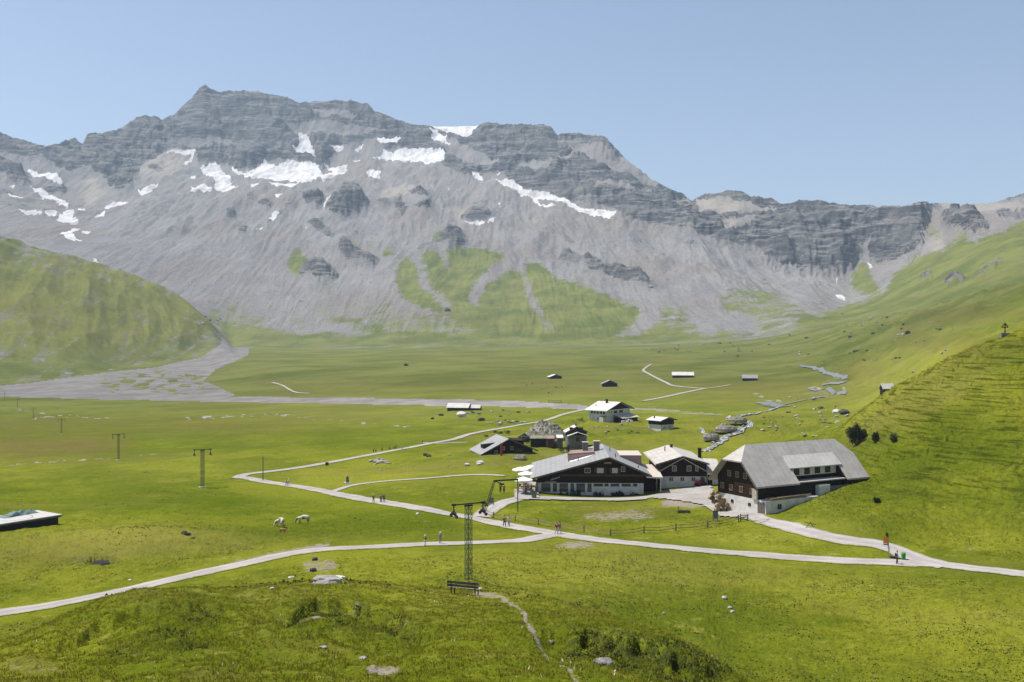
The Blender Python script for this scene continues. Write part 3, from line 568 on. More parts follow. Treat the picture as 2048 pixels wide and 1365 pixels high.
isHR = (~isM) & (((Vq >= RI['f']+0.1) & (Vq < RI['h']+0.5) & (PXq > 1690+90*(RI['h']-Vq)*0)) | ((Vq >= RI['j']) & (PXq > 1690)))
gq = (M_grav[:-1, :-1].ravel() > 0.5) & ~isM & ~isHL & ~isHR & (Vq > RI['i'])
terrain_object('mountain', isM, 'grey rocky mountain with snow patches and scree above the valley')
terrain_object('hill', isHL, 'green grassy hill on the left side of the valley')
terrain_object('hillside', isHR, 'steep green hillside with cattle steps on the right')
terrain_object('riverbed', gq, 'broad pale gravel river bed crossing the plain')
terrain_object('meadow', ~(isM | isHL | isHR | gq), 'green alpine meadow of the valley floor')

# ------------------------------------------------------------------ draped roads
def catmull(pts, step):
    P = [pts[0]*2-pts[1]] + list(pts) + [pts[-1]*2-pts[-2]]; out = []
    for i in range(1, len(P)-2):
        a, b, c, d = P[i-1], P[i], P[i+1], P[i+2]; L = (c-b).length; n = max(2, int(L/step))
        for k in range(n):
            t = k/n; out.append(0.5*((2*b)+(c-a)*t+(2*a-5*b+4*c-d)*t*t+(3*b-a-3*c+d)*t**3))
    out.append(P[-2]); return out
def road_material():
    T = NT('gravel_surface'); P = T.pos()
    c = T.mix(T.ramp(T.noise(0.25, 5, 0.6, P), 0.3, 0.7), (0.27, 0.25, 0.24), (0.36, 0.335, 0.325))
    c = T.mix(T.ramp(T.noise(3.0, 5, 0.75, P), 0.55, 0.75, 0, 0.5), c, (0.18, 0.16, 0.145))
    a = T.attr('across'); ab = T.math('ABSOLUTE', a.outputs['Fac'])
    rut = T.math('MULTIPLY', T.ramp(T.math('ABSOLUTE', T.math('SUBTRACT', ab, 0.24)), 0.10, 0.0), T.ramp(T.noise(0.3, 4, 0.6, P), 0.35, 0.6, 0.2, 0.7))
    c = T.mix(rut, c, (0.43, 0.405, 0.39))
    mid = T.math('MULTIPLY', T.ramp(ab, 0.10, 0.02), T.ramp(T.noise(0.5, 5, 0.75, P), 0.52, 0.62, 0, 0.6))
    c = T.mix(mid, c, (0.20, 0.19, 0.10))
    ed = T.ramp(T.math('ADD', ab, T.math('MULTIPLY', T.math('SUBTRACT', T.noise(1.5, 5, 0.8, P), 0.5), 0.35)), 0.40, 0.48)
    c = T.mix(ed, c, grass_color(T))
    T.bsdf(c, 0.95, bump=T.noise(9.0, 4, 0.7, P), bstr=0.5, bdist=0.04, spec=0.0); return T.m
MAT_ROAD = road_material()
def drape(name, pts, width, label, lift=0.05, k0=0):
    w = [ground(px, py, 80 if py > 960 else 200, 1500) for px, py in pts]
    w2 = [Vector((p.x, p.y, 0)) for p in w]
    line_ = catmull(w2, max(0.6, w2[0].y/160)); n = len(line_); NW = 7
    vs = []
    for i, p in enumerate(line_):
        t = (line_[min(i+1, n-1)]-line_[max(i-1, 0)]); t.normalize(); s = Vector((t.y, -t.x, 0))
        wob = 0.12*width+0.14*width*float(fbm(np.float32(i*0.13+k0*7), np.float32(k0*3.3), 2))
        for j in range(NW):
            u = j/(NW-1)-0.5
            e = 0.12*width*float(perlin(np.float32(i*0.31+j*5+k0), np.float32(k0+0.5))) if j in (0, NW-1) else 0
            q = p + s*(u*(width+wob)+(e if j else -e))
            drop = 0.0 if 0 < j < NW-1 else -0.02-0.0003*p.y
            vs.append((q.x, q.y, lift+0.0005*p.y+drop))
    vs = np.array(vs); vs[:, 2] += gza(vs[:, 0], vs[:, 1]) + 0.004*k0
    fs = [(i*NW+j, i*NW+j+1, (i+1)*NW+j+1, (i+1)*NW+j) for i in range(n-1) for j in range(NW-1)]
    o = np_mesh(name, vs, fs, MAT_ROAD, True); at_ = o.data.attributes.new('across', 'FLOAT', 'POINT'); at_.data.foreach_set('value', np.tile(np.arange(NW)/(NW-1)-0.5, n).astype(np.float32)); tag(o, label, None, None, 'structure'); return o
for k, (n, pts, w) in enumerate(PATHS): drape(n, pts, w, 'pale gravel track crossing the green meadow', k0=k)
# paved yard in front of the houses
def yard(name, poly_px, label, lift):
    pts = [ground(px, py, 120, 400) for px, py in poly_px]
    xs = [p.x for p in pts]; ys = [p.y for p in pts]
    st = 0.7; gx = np.arange(min(xs), max(xs)+st, st); gy = np.arange(min(ys), max(ys)+st, st)
    GX, GY = np.meshgrid(gx, gy); ins = np.zeros(GX.shape, bool); n = len(pts)
    wx_ = GX + 0.8*fbm(GX/3, GY/3, 2); wy_ = GY + 0.8*fbm(GX/3+9, GY/3, 2)
    for i in range(n):
        a, b = pts[i], pts[(i+1) % n]
        c = ((a.y > wy_) != (b.y > wy_)); xx = (b.x-a.x)*(wy_-a.y)/(b.y-a.y+1e-9)+a.x; ins ^= c & (wx_ < xx)
    zz = gza(GX.ravel(), GY.ravel()) + lift
    idx = np.arange(GX.size).reshape(GX.shape)
    q = np.stack([idx[:-1, :-1], idx[:-1, 1:], idx[1:, 1:], idx[1:, :-1]], -1)[ins[:-1, :-1] & ins[1:, 1:] & ins[:-1, 1:] & ins[1:, :-1]]
    u, inv = np.unique(q, return_inverse=True)
    v = np.stack([GX.ravel(), GY.ravel(), zz], 1)[u]
    o = np_mesh(name, v, inv.reshape(-1, 4), MAT_ROAD, True); tag(o, label, None, None, 'structure'); return o
yard('yard', [(1300,998),(1318,985),(1340,982),(1425,972),(1442,1000),(1470,1015),(1545,1040),(1528,1050),(1470,1036),(1440,1036),(1400,1012),(1330,1000)], 'pale gravel yard between the houses', 0.20)
yard('terrace', [(1030,1002),(1022,990),(1045,965),(1085,965),(1085,996),(1300,998),(1300,1002),(1180,1003),(1080,1002)], 'pale terrace by the sunshades', 0.24)

# ------------------------------------------------------------------ light, sky, haze, camera
SUN_AZ = math.radians(-70); SUN_EL = math.radians(62)     # azimuth measured from +Y towards +X
sd = Vector((math.sin(SUN_AZ)*math.cos(SUN_EL), math.cos(SUN_AZ)*math.cos(SUN_EL), math.sin(SUN_EL)))
L = bpy.data.lights.new('sun', 'SUN'); L.energy = 5.0; L.angle = math.radians(0.53); L.color = (1.0, 0.94, 0.85)
lo = bpy.data.objects.new('sun', L); lo.rotation_euler = (-sd).to_track_quat('-Z', 'Y').to_euler(); COL.objects.link(lo)
W = bpy.data.worlds.new('World'); scene.world = W; W.use_nodes = True; wt = W.node_tree
bg = wt.nodes['Background']; sky = wt.nodes.new('ShaderNodeTexSky'); sky.sky_type = 'NISHITA'; sky.sun_disc = False
sky.sun_elevation = SUN_EL; sky.sun_rotation = SUN_AZ; sky.altitude = 1200; sky.air_density = 1.0; sky.dust_density = 1.8; sky.ozone_density = 0.8
hs = wt.nodes.new('ShaderNodeHueSaturation'); hs.inputs['Saturation'].default_value = 0.88; wt.links.new(sky.outputs[0], hs.inputs['Color']); wt.links.new(hs.outputs[0], bg.inputs[0]); bg.inputs[1].default_value = 0.105
cam = bpy.data.cameras.new('camera'); cam.sensor_width = 36; cam.lens = F/2048*36; cam.clip_start = 0.1; cam.clip_end = 30000
co = bpy.data.objects.new('camera', cam); co.location = (0, 0, 0); co.rotation_euler = (math.radians(90), 0, 0); COL.objects.link(co); scene.camera = co
cam.shift_y = -(682.5-682.0)/2048
scene.view_settings.view_transform = 'Standard'; scene.view_settings.look = 'None'; scene.view_settings.gamma = 1; scene.view_settings.exposure = 0.48
zmin, zmax = float(Zf.min()), float(Zf.max())
def haze():
    a = (-9200, -3, zmin-1.0); b = (9200, 9200, zmax+2.0)
    a = (-9200, -60, zmin-1.0)
    v = [(x, y, z_) for z_ in (a[2], b[2]) for y in (a[1], b[1]) for x in (a[0], b[0])]
    f = [(0,2,3,1),(4,5,7,6),(0,1,5,4),(2,6,7,3),(0,4,6,2),(1,3,7,5)]
    o = np_mesh('haze', np.array(v), np.array(f)); T = NT('haze_air')
    pv = T.n('ShaderNodeVolumePrincipled'); pv.inputs['Color'].default_value = (0.62, 0.80, 1.0, 1); pv.inputs['Density'].default_value = HAZE; pv.inputs['Anisotropy'].default_value = 0.1
    T.lk(pv.outputs[0], T.out.inputs['Volume']); o.data.materials.append(T.m); tag(o, 'thin blue haze filling the valley', None, None, 'stuff'); return o
HAZE = 0.000083
haze()
# ================================================================== objects
class MB:
    def __init__(s): s.v = []; s.f = []; s.xf = None
    def add(s, vs, fs):
        o = len(s.v)
        for p in vs:
            p = Vector(p)
            if s.xf is not None: p = s.xf @ p
            s.v.append(tuple(p))
        s.f += [tuple(i+o for i in f) for f in fs]; return s
    def box(s, a, b):
        x0,y0,z0 = a; x1,y1,z1 = b
        return s.add([(x0,y0,z0),(x1,y0,z0),(x1,y1,z0),(x0,y1,z0),(x0,y0,z1),(x1,y0,z1),(x1,y1,z1),(x0,y1,z1)],
                     [(0,3,2,1),(4,5,6,7),(0,1,5,4),(1,2,6,5),(2,3,7,6),(3,0,4,7)])
    def prism(s, pts, off):
        n = len(pts); off = Vector(off); v = [Vector(p) for p in pts] + [Vector(p)+off for p in pts]
        return s.add(v, [tuple(range(n))[::-1], tuple(range(n, 2*n))] + [(i, (i+1) % n, (i+1) % n+n, i+n) for i in range(n)])
    def slab(s, pts, t): return s.prism(pts, (0, 0, -t))
    def tube(s, a, b, r, n=6, r2=None):
        a = Vector(a); b = Vector(b); r2 = r if r2 is None else r2; d = (b-a).normalized()
        u = d.orthogonal().normalized(); w = d.cross(u)
        vs = [a+(u*math.cos(t)+w*math.sin(t))*r for t in [2*math.pi*i/n for i in range(n)]] + [b+(u*math.cos(t)+w*math.sin(t))*r2 for t in [2*math.pi*i/n for i in range(n)]]
        return s.add(vs, [tuple(range(n))[::-1], tuple(range(n, 2*n))] + [(i, (i+1) % n, (i+1) % n+n, i+n) for i in range(n)])
    def bar(s, a, b, w, h=None):
        """square bar"""
        a = Vector(a); b = Vector(b); h = h or w; d = (b-a).normalized(); up = Vector((0,0,1)) if abs(d.z) < 0.95 else Vector((0,1,0))
        u = d.cross(up).normalized()*w/2; v = d.cross(u).normalized()*h/2
        return s.add([a-u-v, a+u-v, a+u+v, a-u+v, b-u-v, b+u-v, b+u+v, b-u+v], [(0,1,2,3),(7,6,5,4),(0,4,5,1),(1,5,6,2),(2,6,7,3),(3,7,4,0)])
    def build(s, name, mat, parent=None, smooth=False, loc=None):
        me = bpy.data.meshes.new(name); me.from_pydata(s.v, [], s.f); me.validate()
        bm = bmesh.new(); bm.from_mesh(me); bmesh.ops.recalc_face_normals(bm, faces=bm.faces); bm.to_mesh(me); bm.free()
        if smooth: me.polygons.foreach_set('use_smooth', [True]*len(me.polygons))
        if mat: me.materials.append(mat)
        o = bpy.data.objects.new(name, me); COL.objects.link(o)
        if parent: o.parent = parent
        if loc: o.location = loc
        return o
def empty(name, loc, rz=0, label=None, cat=None, group=None):
    o = bpy.data.objects.new(name, None); o.empty_display_size = 0.5; COL.objects.link(o); o.location = loc; o.rotation_euler = (0, 0, rz)
    return tag(o, label, cat, group)
def copy_tree(o, parent=None):
    c = o.copy(); COL.objects.link(c)
    c.parent = parent
    for ch in list(o.children): copy_tree(ch, c)
    return c
def simple(name, col, rough=0.8, metal=0.0, var=0.25, scale=3.0, bscale=None, bstr=0.3, bdist=0.02, spec=0.3, stretch=(1,1,1)):
    T = NT(name); P = T.obj(stretch)
    lo_ = tuple(c*(1-var) for c in col); hi = tuple(min(1, c*(1+var)) for c in col)
    c = T.mix(T.ramp(T.noise(scale, 5, 0.65, P), 0.3, 0.7), lo_, hi)
    T.bsdf(c, rough, metal, bump=T.noise(bscale or scale*4, 4, 0.7, P), bstr=bstr, bdist=bdist, spec=spec); return T.m
M = {}
M['wood'] = simple('dark_timber', (0.026, 0.014, 0.009), 0.85, var=0.4, scale=1.2, bscale=5, bstr=0.6, stretch=(1,1,6), spec=0.15)
M['brown'] = simple('brown_timber', (0.085, 0.048, 0.026), 0.85, var=0.35, scale=1.5, stretch=(1,1,6), spec=0.15)
M['tan'] = simple('weathered_wood', (0.28, 0.20, 0.12), 0.9, var=0.35, scale=2.0, spec=0.15)
M['pale_wood'] = simple('bleached_wood', (0.42, 0.37, 0.30), 0.85, var=0.25, scale=3.0, spec=0.2)
M['greywood'] = simple('grey_wood', (0.12, 0.105, 0.09), 0.9, var=0.35, scale=3, spec=0.15)
M['plaster'] = simple('white_plaster', (0.58, 0.565, 0.53), 0.9, var=0.16, scale=0.9, spec=0.2)
M['stonewall'] = simple('stone_wall', (0.16, 0.15, 0.14), 0.9, var=0.45, scale=2.5, bstr=0.8, bdist=0.06)
M['glass'] = simple('window_glass', (0.03, 0.036, 0.04), 0.12, var=0.2, spec=0.6, bstr=0.02)
M['frame'] = simple('window_frame', (0.50, 0.48, 0.44), 0.6, var=0.1)
M['shutter'] = simple('green_shutter', (0.03, 0.05, 0.035), 0.7, var=0.2)
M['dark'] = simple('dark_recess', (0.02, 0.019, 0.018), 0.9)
M['metal'] = simple('galvanised_steel', (0.20, 0.22, 0.21), 0.5, 0.3, var=0.2)
M['mast_green'] = simple('green_painted_steel', (0.075, 0.11, 0.085), 0.5, 0.2, var=0.2)
M['steel_dark'] = simple('dark_steel', (0.035, 0.04, 0.038), 0.55, 0.3, var=0.2)
M['rubber'] = simple('black_rubber', (0.02, 0.02, 0.022), 0.7)
M['concrete'] = simple('concrete', (0.42, 0.41, 0.39), 0.9, var=0.15, scale=2)
M['cream'] = simple('cream_boards', (0.62, 0.57, 0.44), 0.8, var=0.12)
M['canvas'] = simple('white_canvas', (0.80, 0.80, 0.78), 0.8, var=0.04)
M['tarp'] = simple('teal_tarpaulin', (0.10, 0.16, 0.155), 0.6, var=0.45, scale=1.5, bstr=0.8, bdist=0.1)
M['red'] = simple('red_cloth', (0.40, 0.03, 0.04), 0.8)
M['orange'] = simple('orange_sign', (0.60, 0.20, 0.02), 0.5, var=0.12)
M['green'] = simple('green_plastic', (0.03, 0.25, 0.04), 0.45, var=0.1)
M['copper'] = simple('brown_sheet_roof', (0.27, 0.19, 0.165), 0.6, 0.1, var=0.15)
M['beige'] = simple('beige_felt_roof', (0.46, 0.41, 0.36), 0.9, var=0.1)
M['board'] = simple('grey_board', (0.13, 0.13, 0.15), 0.5, var=0.25)
def roof_mat(name, col, scale, var=0.22, rough=0.75, rows=1.1, seams=0.28):
    """courses of shingles or sheets with weathered patches"""
    T = NT(name); P = T.obj()
    c = T.mix(T.ramp(T.noise(0.35, 6, 0.7, P), 0.3, 0.7), tuple(x*(1-var) for x in col), tuple(min(1, x*(1+var)) for x in col))
    c = T.mix(T.ramp(T.noise(2.4, 4, 0.75, P), 0.50, 0.72, 0, 0.45), c, tuple(x*0.55 for x in col))
    w = T.n('ShaderNodeTexWave', _wave_type='BANDS', _bands_direction='Z', _wave_profile='SAW'); w.inputs['Scale'].default_value = rows; w.inputs['Distortion'].default_value = 1.2; w.inputs['Detail'].default_value = 2
    T.lk(P, w.inputs['Vector'])
    c = T.mix(T.math('MULTIPLY', T.ramp(w.outputs['Fac'], 0.80, 1.0), 0.35), c, tuple(x*0.45 for x in col))
    w2 = T.n('ShaderNodeTexWave', _wave_type='BANDS', _bands_direction='X', _wave_profile='SAW'); w2.inputs['Scale'].default_value = seams; w2.inputs['Distortion'].default_value = 0.15
    T.lk(P, w2.inputs['Vector']); c = T.mix(T.math('MULTIPLY', T.ramp(w2.outputs['Fac'], 0.86, 0.98), 0.4), c, tuple(x*0.5 for x in col))
    h = T.math('ADD', T.math('MULTIPLY', w.outputs['Fac'], 0.7), T.noise(6.0, 3, 0.7, P))
    T.bsdf(c, rough, bump=h, bstr=0.5, bdist=0.05, spec=0.25); return T.m
M['shingle'] = roof_mat('grey_shingles', (0.43, 0.405, 0.375), 2, 0.16)
M['slate'] = roof_mat('pale_grey_sheets', (0.275, 0.275, 0.275), 2, 0.12, 0.6)
M['whiteroof'] = roof_mat('bleached_shingles', (0.55, 0.53, 0.50), 2, 0.12)
def rock_mat(name, a, b):
    T = NT(name); P = T.obj()
    g = T.n('ShaderNodeNewGeometry'); sn = T.n('ShaderNodeSeparateXYZ'); T.lk(g.outputs['Normal'], sn.inputs[0])
    c = T.mix(T.ramp(T.noise(0.9, 6, 0.7, P), 0.3, 0.7), a, b)
    c = T.mix(T.ramp(T.noise(3.0, 5, 0.7, P), 0.55, 0.7, 0, 0.6), c, tuple(x*0.45 for x in a))
    T.bsdf(c, 0.9, bump=T.noise(4.0, 6, 0.75, P), bstr=0.8, bdist=0.15, spec=0.2); return T.m
M['rock'] = rock_mat('lichen_rock', (0.22, 0.21, 0.19), (0.42, 0.40, 0.37))
M['rock_dark'] = rock_mat('dark_rock', (0.035, 0.033, 0.026), (0.10, 0.092, 0.075))
M['rock_white'] = rock_mat('pale_rock', (0.42, 0.40, 0.38), (0.62, 0.60, 0.57))
M['rock_green'] = rock_mat('mossy_rock', (0.13, 0.125, 0.06), (0.30, 0.28, 0.22))

def S(d): return F/d
def window(root, x, z, w, h, y=0.0, nx=2, shutters=False, axis='y', s=-1, framemat='frame', glass='glass'):
    """window on a wall: frame with mullions (part), pane and shutters (sub-parts). axis 'y': wall plane y=const looking s along y; 'x': wall plane x=const"""
    def m(a, b, o0, o1):   # a,b along wall / z
        mb_ = MB()
        return (mb_.box((a[0], y+min(o0,o1), a[1]), (b[0], y+max(o0,o1), b[1])) if axis == 'y' else mb_.box((y+min(o0,o1), a[0], a[1]), (y+max(o0,o1), b[0], b[1])))
    fr = MB(); t = 0.09
    for a, b in [((x-w/2, z), (x+w/2, z+t)), ((x-w/2, z+h-t), (x+w/2, z+h)), ((x-w/2, z+t), (x-w/2+t, z+h-t)), ((x+w/2-t, z+t), (x+w/2, z+h-t))] + \
                [((x-w/2+w*i/nx-0.03, z+t), (x-w/2+w*i/nx+0.03, z+h-t)) for i in range(1, nx)]:
        k = m(a, b, s*0.002, s*0.08); fr.add(k.v, k.f)
    f = fr.build('window', M[framemat], root)
    m((x-w/2+t, z+t), (x+w/2-t, z+h-t), s*0.004, s*0.03).build('pane', M[glass], f)
    if shutters:
        for q in (-1, 1):
            m((x+q*(w/2+0.30)-0.26, z), (x+q*(w/2+0.30)+0.26, z+h), s*0.004, s*0.05).build('shutter', M['shutter'], f)
    return f
def chimney(root, x, y, z0, z1, w, mat='stonewall', cap=True):
    MB().box((x-w/2, y-w/2, z0), (x+w/2, y+w/2, z1)).build('chimney', M[mat], root)
    if cap: MB().box((x-w/2-0.12, y-w/2-0.12, z1+0.003), (x+w/2+0.12, y+w/2+0.12, z1+0.15)).build('chimney_cap', M['concrete'], root)
def gable_house(root, x0, x1, dep, zw, ridge, eL, eR, fo=1.2, bo=1.0, base=-2.5, lower='plaster', upper='wood', roof='slate', th=0.25, y0=0.0):
    """front gable in the plane y=y0; ridge=(x,z); eL/eR=(x,z) eave tips"""
    xr, zr = ridge
    def rz(x): 
        e = eL if x < xr else eR
        return zr + (e[1]-zr)*(x-xr)/(e[0]-xr)
    if zw > 0: MB().box((x0, y0, base), (x1, y0+dep, zw)).build('wall', M[lower], root)
    zb = zw+0.003 if zw > 0 else base
    pts = [(x0-0.03, y0-0.05, zb), (x1+0.03, y0-0.05, zb), (x1+0.03, y0-0.05, rz(x1)-th), (xr, y0-0.05, zr-th), (x0-0.03, y0-0.05, rz(x0)-th)]
    MB().prism(pts, (0, dep+0.1, 0)).build('timber_wall', M[upper], root)
    ya, yb = y0-fo, y0+dep+bo
    r = MB()
    r.slab([(eL[0], ya, eL[1]), (xr, ya, zr), (xr, yb, zr), (eL[0], yb, eL[1])], th)
    r.slab([(xr+0.002, ya, zr), (eR[0], ya, eR[1]), (eR[0], yb, eR[1]), (xr+0.002, yb, zr)], th)
    ro = r.build('roof', M[roof], root)
    b = MB()
    for e in (eL, eR): b.bar((xr, ya-0.06, zr-0.08), (e[0], ya-0.06, e[1]-0.08), 0.08, 0.34)
    b.build('barge_board', M['greywood'], ro)
    return ro, rz
def at(px, py, d): return Vector(((px-CX)/F*d, d, -(py-CY)/F*d))

# ---------------- large restaurant chalet
D1 = 205.0; k = S(D1)
R = empty('restaurant_building', at(1180, 995, D1), math.radians(-2), 'large dark timber restaurant with wide grey low roof and white ground floor beside the sunshades', 'building')
gable_house(R, -10.8, 11.0, 24, 2.95, (3.9, 8.45), (-12.4, 3.95), (12.5, 4.75), fo=1.9, bo=1.5, base=-3, roof='slate')
for px0, px1, b in [(1083,1101,984),(1106,1114,984),(1119,1136,984),(1141,1148,984),(1153,1170,984),(1175,1183,984),(1187,1206,973),(1209,1217,973),(1221,1238,973),(1243,1261,973),(1266,1274,973)]:
    xa, xb = (px0-1180)/k, (px1-1180)/k
    window(R, (xa+xb)/2, (995-b)/k, xb-xa, (b-967.5)/k, 0.0, nx=max(1, int((xb-xa)/0.8)), framemat='shutter')
for px0, px1, sh in [(1169,1181,0),(1194,1207,1),(1224,1235,1),(1242,1250,0)]:
    xa, xb = (px0-1180)/k, (px1-1180)/k
    window(R, (xa+xb)/2, 5.0 if px0 < 1240 else 5.3, xb-xa, 1.05, -0.05, nx=2, shutters=bool(sh), glass='glass' if not sh else 'frame')
MB().box((-6.4, -0.32, 4.35), (11.3, -0.08, 4.75)).build('balcony', M['brown'], R)
MB().box((2.9, -0.14, 6.9), (4.4, -0.06, 7.3)).build('carved_panel', M['copper'], R)
# small white lettering too far off to read
lt = MB(); random.seed(3)
for i in range(13):
    x = -8.1+i*0.15; z0 = 3.45+i*0.045; h = random.choice([0.22, 0.22, 0.4, 0.3]); lt.bar((x, -0.14, z0), (x+0.07, -0.14, z0+h), 0.05)
    if i < 12: lt.bar((x+0.07, -0.14, z0+0.05), (x+0.15, -0.14, z0+0.2), 0.04)
lt.build('lettering', M['plaster'], R); lt = MB()
for i in range(16):
    x = -9.2+i*0.145; h = random.choice([0.16, 0.24]); lt.bar((x, -0.14, 3.03), (x, -0.14, 3.03+h), 0.06)
    lt.bar((x, -0.14, 3.03+h*0.5), (x+0.09, -0.14, 3.03+h*0.5), 0.05)
lt.build('lettering', M['plaster'], R)
e = MB().prism([(-4.3, 9, 4.5), (1.4, 9, 5.5), (1.4, 9, 8.15), (-4.3, 9, 7.75)], (0, 8, 0)).build('roof_terrace', M['copper'], R)
r_ = MB()
for y in (8.96, 17.04):
    r_.bar((-4.3, y, 7.85), (1.4, y, 8.25), 0.08, 0.16)
r_.bar((-1.5, 8.95, 7.0), (-1.5, 17.05, 8.0), 0.12); r_.bar((-4.35, 8.96, 7.8), (-4.35, 17.04, 7.8), 0.1, 0.2)
r_.build('parapet', M['brown'], R)
MB().box((7.0, 11, 4.5), (11.6, 20, 7.35)).build('roof_box', M['copper'], R)
MB().box((6.9, 10.9, 7.353), (11.7, 20.1, 7.45)).build('roof_box_lid', M['beige'], R)
for x, y, z0, z1, w in [(-0.4,15,7.5,9.75,1.2),(2.1,15,7.2,10.0,1.25)]: chimney(R, x, y, z0, z1, w)
MB().tube((-4.1, 14, 6.5), (-4.1, 14, 9.3), 0.22, 8).build('flue', M['steel_dark'], R)
for x, y, z in [(-2.2, 6.5, 7.2), (5.6, 5.0, 8.2), (10.2, 3.0, 5.9), (4.9, 13, 8.6)]: MB().tube((x, y, z-0.6), (x, y, z+0.35), 0.09, 6).build('vent_pipe', M['steel_dark'], R)
MB().slab([(-4.0, 7.5, 6.32), (-0.4, 7.5, 7.35), (1.6, 9.0, 7.95), (-4.0, 9.0, 6.4)], 0.12).build('roof_patch', M['canvas'], R)
# linking canopy
MB().slab([(11.4, -2.0, 4.62), (14.7, -2.0, 4.45), (15.6, 18, 4.55), (11.4, 18, 4.75)], 0.3).build('canopy', M['beige'], R)
for y in (-1.6, 6, 13): MB().tube((14.3, y, -0.6), (14.3, y, 4.2), 0.12, 8).build('post', M['concrete'], R)
MB().box((11.1, 4, -1), (13.9, 16, 4.1)).build('porch_wall', M['wood'], R)
for e_, x_ in (('gutter', -12.45), ('gutter', 12.55)): MB().tube((x_, -1.9, 3.7 if x_ < 0 else 4.5), (x_, 25.4, 3.7 if x_ < 0 else 4.5), 0.1, 8).build(e_, M['steel_dark'], R)
MB().tube((-10.9, -0.15, -0.5), (-10.9, -0.15, 3.6), 0.06, 8).build('downpipe', M['steel_dark'], R)
# shrubs and tubs along the front
# ---------------- second house
D2 = 212.0; k = S(D2)
R = empty('farmhouse', at(1364.6, 973, D2), math.radians(-1), 'dark timber farmhouse with shingled grey gable roof and white ground floor right of the restaurant', 'building')
gable_house(R, -4.6, 5.1, 20, 2.1, (0, 6.5), (-5.8, 4.75), (5.6, 4.9), fo=1.1, bo=2.0, base=-3, roof='shingle')
for px in (1348.5, 1378, 1393.5): window(R, (px-1364.6)/k, 3.2, 0.95 if px < 1390 else 0.6, 1.2, -0.05)
for px in (1342.5, 1364.5, 1386.5): window(R, (px-1364.6)/k, 1.05, 0.95, 0.95, 0.0)
b = MB()
for q in (-1, 1): b.bar((0, -1.05, 6.1), (q*5.0, -1.05, 3.3), 0.07, 0.16)
b.build('gable_brace', M['pale_wood'], R)
chimney(R, 5.2, 9, 3.5, 7.2, 0.7, 'wood', False); MB().tube((-1.8, 14, 5.5), (-1.8, 14, 7.0), 0.12).build('vent_pipe', M['steel_dark'], R); MB().tube((0.1, 17, 6.4), (0.1, 17, 7.2), 0.3).build('ridge_vent', M['steel_dark'], R)
R = empty('annex', at(1423, 970, 212), math.radians(-4), 'small white annex with sloping grey roof between farmhouse and big barn', 'building')
MB().box((-0.95, 0, -3), (1.9, 7, 2.6)).build('wall', M['plaster'], R)
MB().slab([(-1.0, -0.6, 2.95), (2.3, -0.6, 2.85), (2.1, 8, 4.6), (-0.9, 8, 4.7)], 0.15).build('roof', M['shingle'], R)
MB().box((-0.85, -0.06, -0.5), (0.15, -0.004, 2.1)).build('door', M['wood'], R)

# ---------------- great barn on the right
th = math.radians(29.0); z0b = -29.3
R = empty('barn', (40.5, 165.0, z0b), th, 'huge barn with grey shingled half hipped roof, wide dormer and white stone base', 'building')
# local axes: x along the long side, y across; eave at z=5, ridge at z=11.4
ze, zr, zh = 5.0, 11.4, 8.85; wd = 12.0; Lb = 26.8
def rzb(y): return ze + (zr-ze)*(y/(wd/2) if y < wd/2 else (wd-y)/(wd/2))
yh = (zh-ze)/(zr-ze)*wd/2
t = 0.28
MB().box((1.2, -1.0, -4), (13.2, 11.0, 2.7)).build('wall', M['plaster'], R)
MB().box((13.203, 1.0, -4), (Lb-1.4, 11.0, 2.0)).build('rear_wall', M['stonewall'], R)
n0, n1, yn = 9.9, 21.4, 2.8
poly_g = [(1.25, 1.0, 2.703), (1.25, 11.0, 2.703), (1.25, 11.0, rzb(11.0)-t), (1.25, wd-yh, zh-t), (1.25, yh, zh-t), (1.25, 1.0, rzb(1.0)-t)]
tw = MB().prism(poly_g, (n0-1.25, 0, 0))
tw.prism([(n0+.002,)+p[1:] if p[1] > 1.5 else (n0+.002, yn+.31, p[2] if p[2] < 3 else rzb(yn+.31)-t) for p in poly_g], (n1-n0-.004, 0, 0))
tw.prism([(n1,)+p[1:] for p in poly_g], (Lb-1.45-n1, 0, 0)); tw.build('timber_wall', M['wood'], R)
r = MB()
# front slope in pieces round the balcony notch
def P3(x, y): return (x, y, rzb(y))
r.slab([P3(0,0), P3(n0,0), P3(n0,yn), P3(n0, wd/2), P3(3.0, wd/2), P3(0, yh)], t)
r.slab([P3(n0+.002, yn), P3(n1, yn), P3(n1, wd/2), P3(n0+.002, wd/2)], t)
r.slab([P3(n1+.002, 0), P3(Lb, 0), P3(Lb, yh), P3(Lb-2.4, wd/2), P3(n1+.002, wd/2)], t)
r.slab([P3(0, wd), P3(0, wd-yh), P3(3.0, wd/2+.002), P3(Lb-2.4, wd/2+.002), P3(Lb, wd-yh), P3(Lb, wd)], t)
r.slab([(0, yh+.002, zh), (3.0, wd/2, zr), (0, wd-yh-.002, zh)], t*0.8)
r.slab([(Lb, yh+.002, zh), (Lb, wd-yh-.002, zh), (Lb-2.4, wd/2, zr)], t*0.8)
ro = r.build('roof', M['shingle'], R)
MB().bar((-0.05, -0.05, ze-0.12), (-0.05, yh, zh-0.12), 0.1, 0.3).build('barge_board', M['greywood'], ro); MB().bar((-0.05, wd-yh, zh-0.12), (-0.05, wd, ze-0.12), 0.1, 0.3).build('barge_board', M['greywood'], ro)
dr = MB().slab([(n0-0.5, 1.9, 7.35), (n1+0.6, 1.9, 7.35), (n1+0.3, 4.0, 9.3), (n0-0.2, 4.0, 9.3)], 0.16).build('dormer_roof', M['whiteroof'], R)
MB().box((n0+0.01, yn-0.05, 5.75), (n1-0.01, yn+0.3, 7.25)).build('dormer_wall', M['cream'], R)
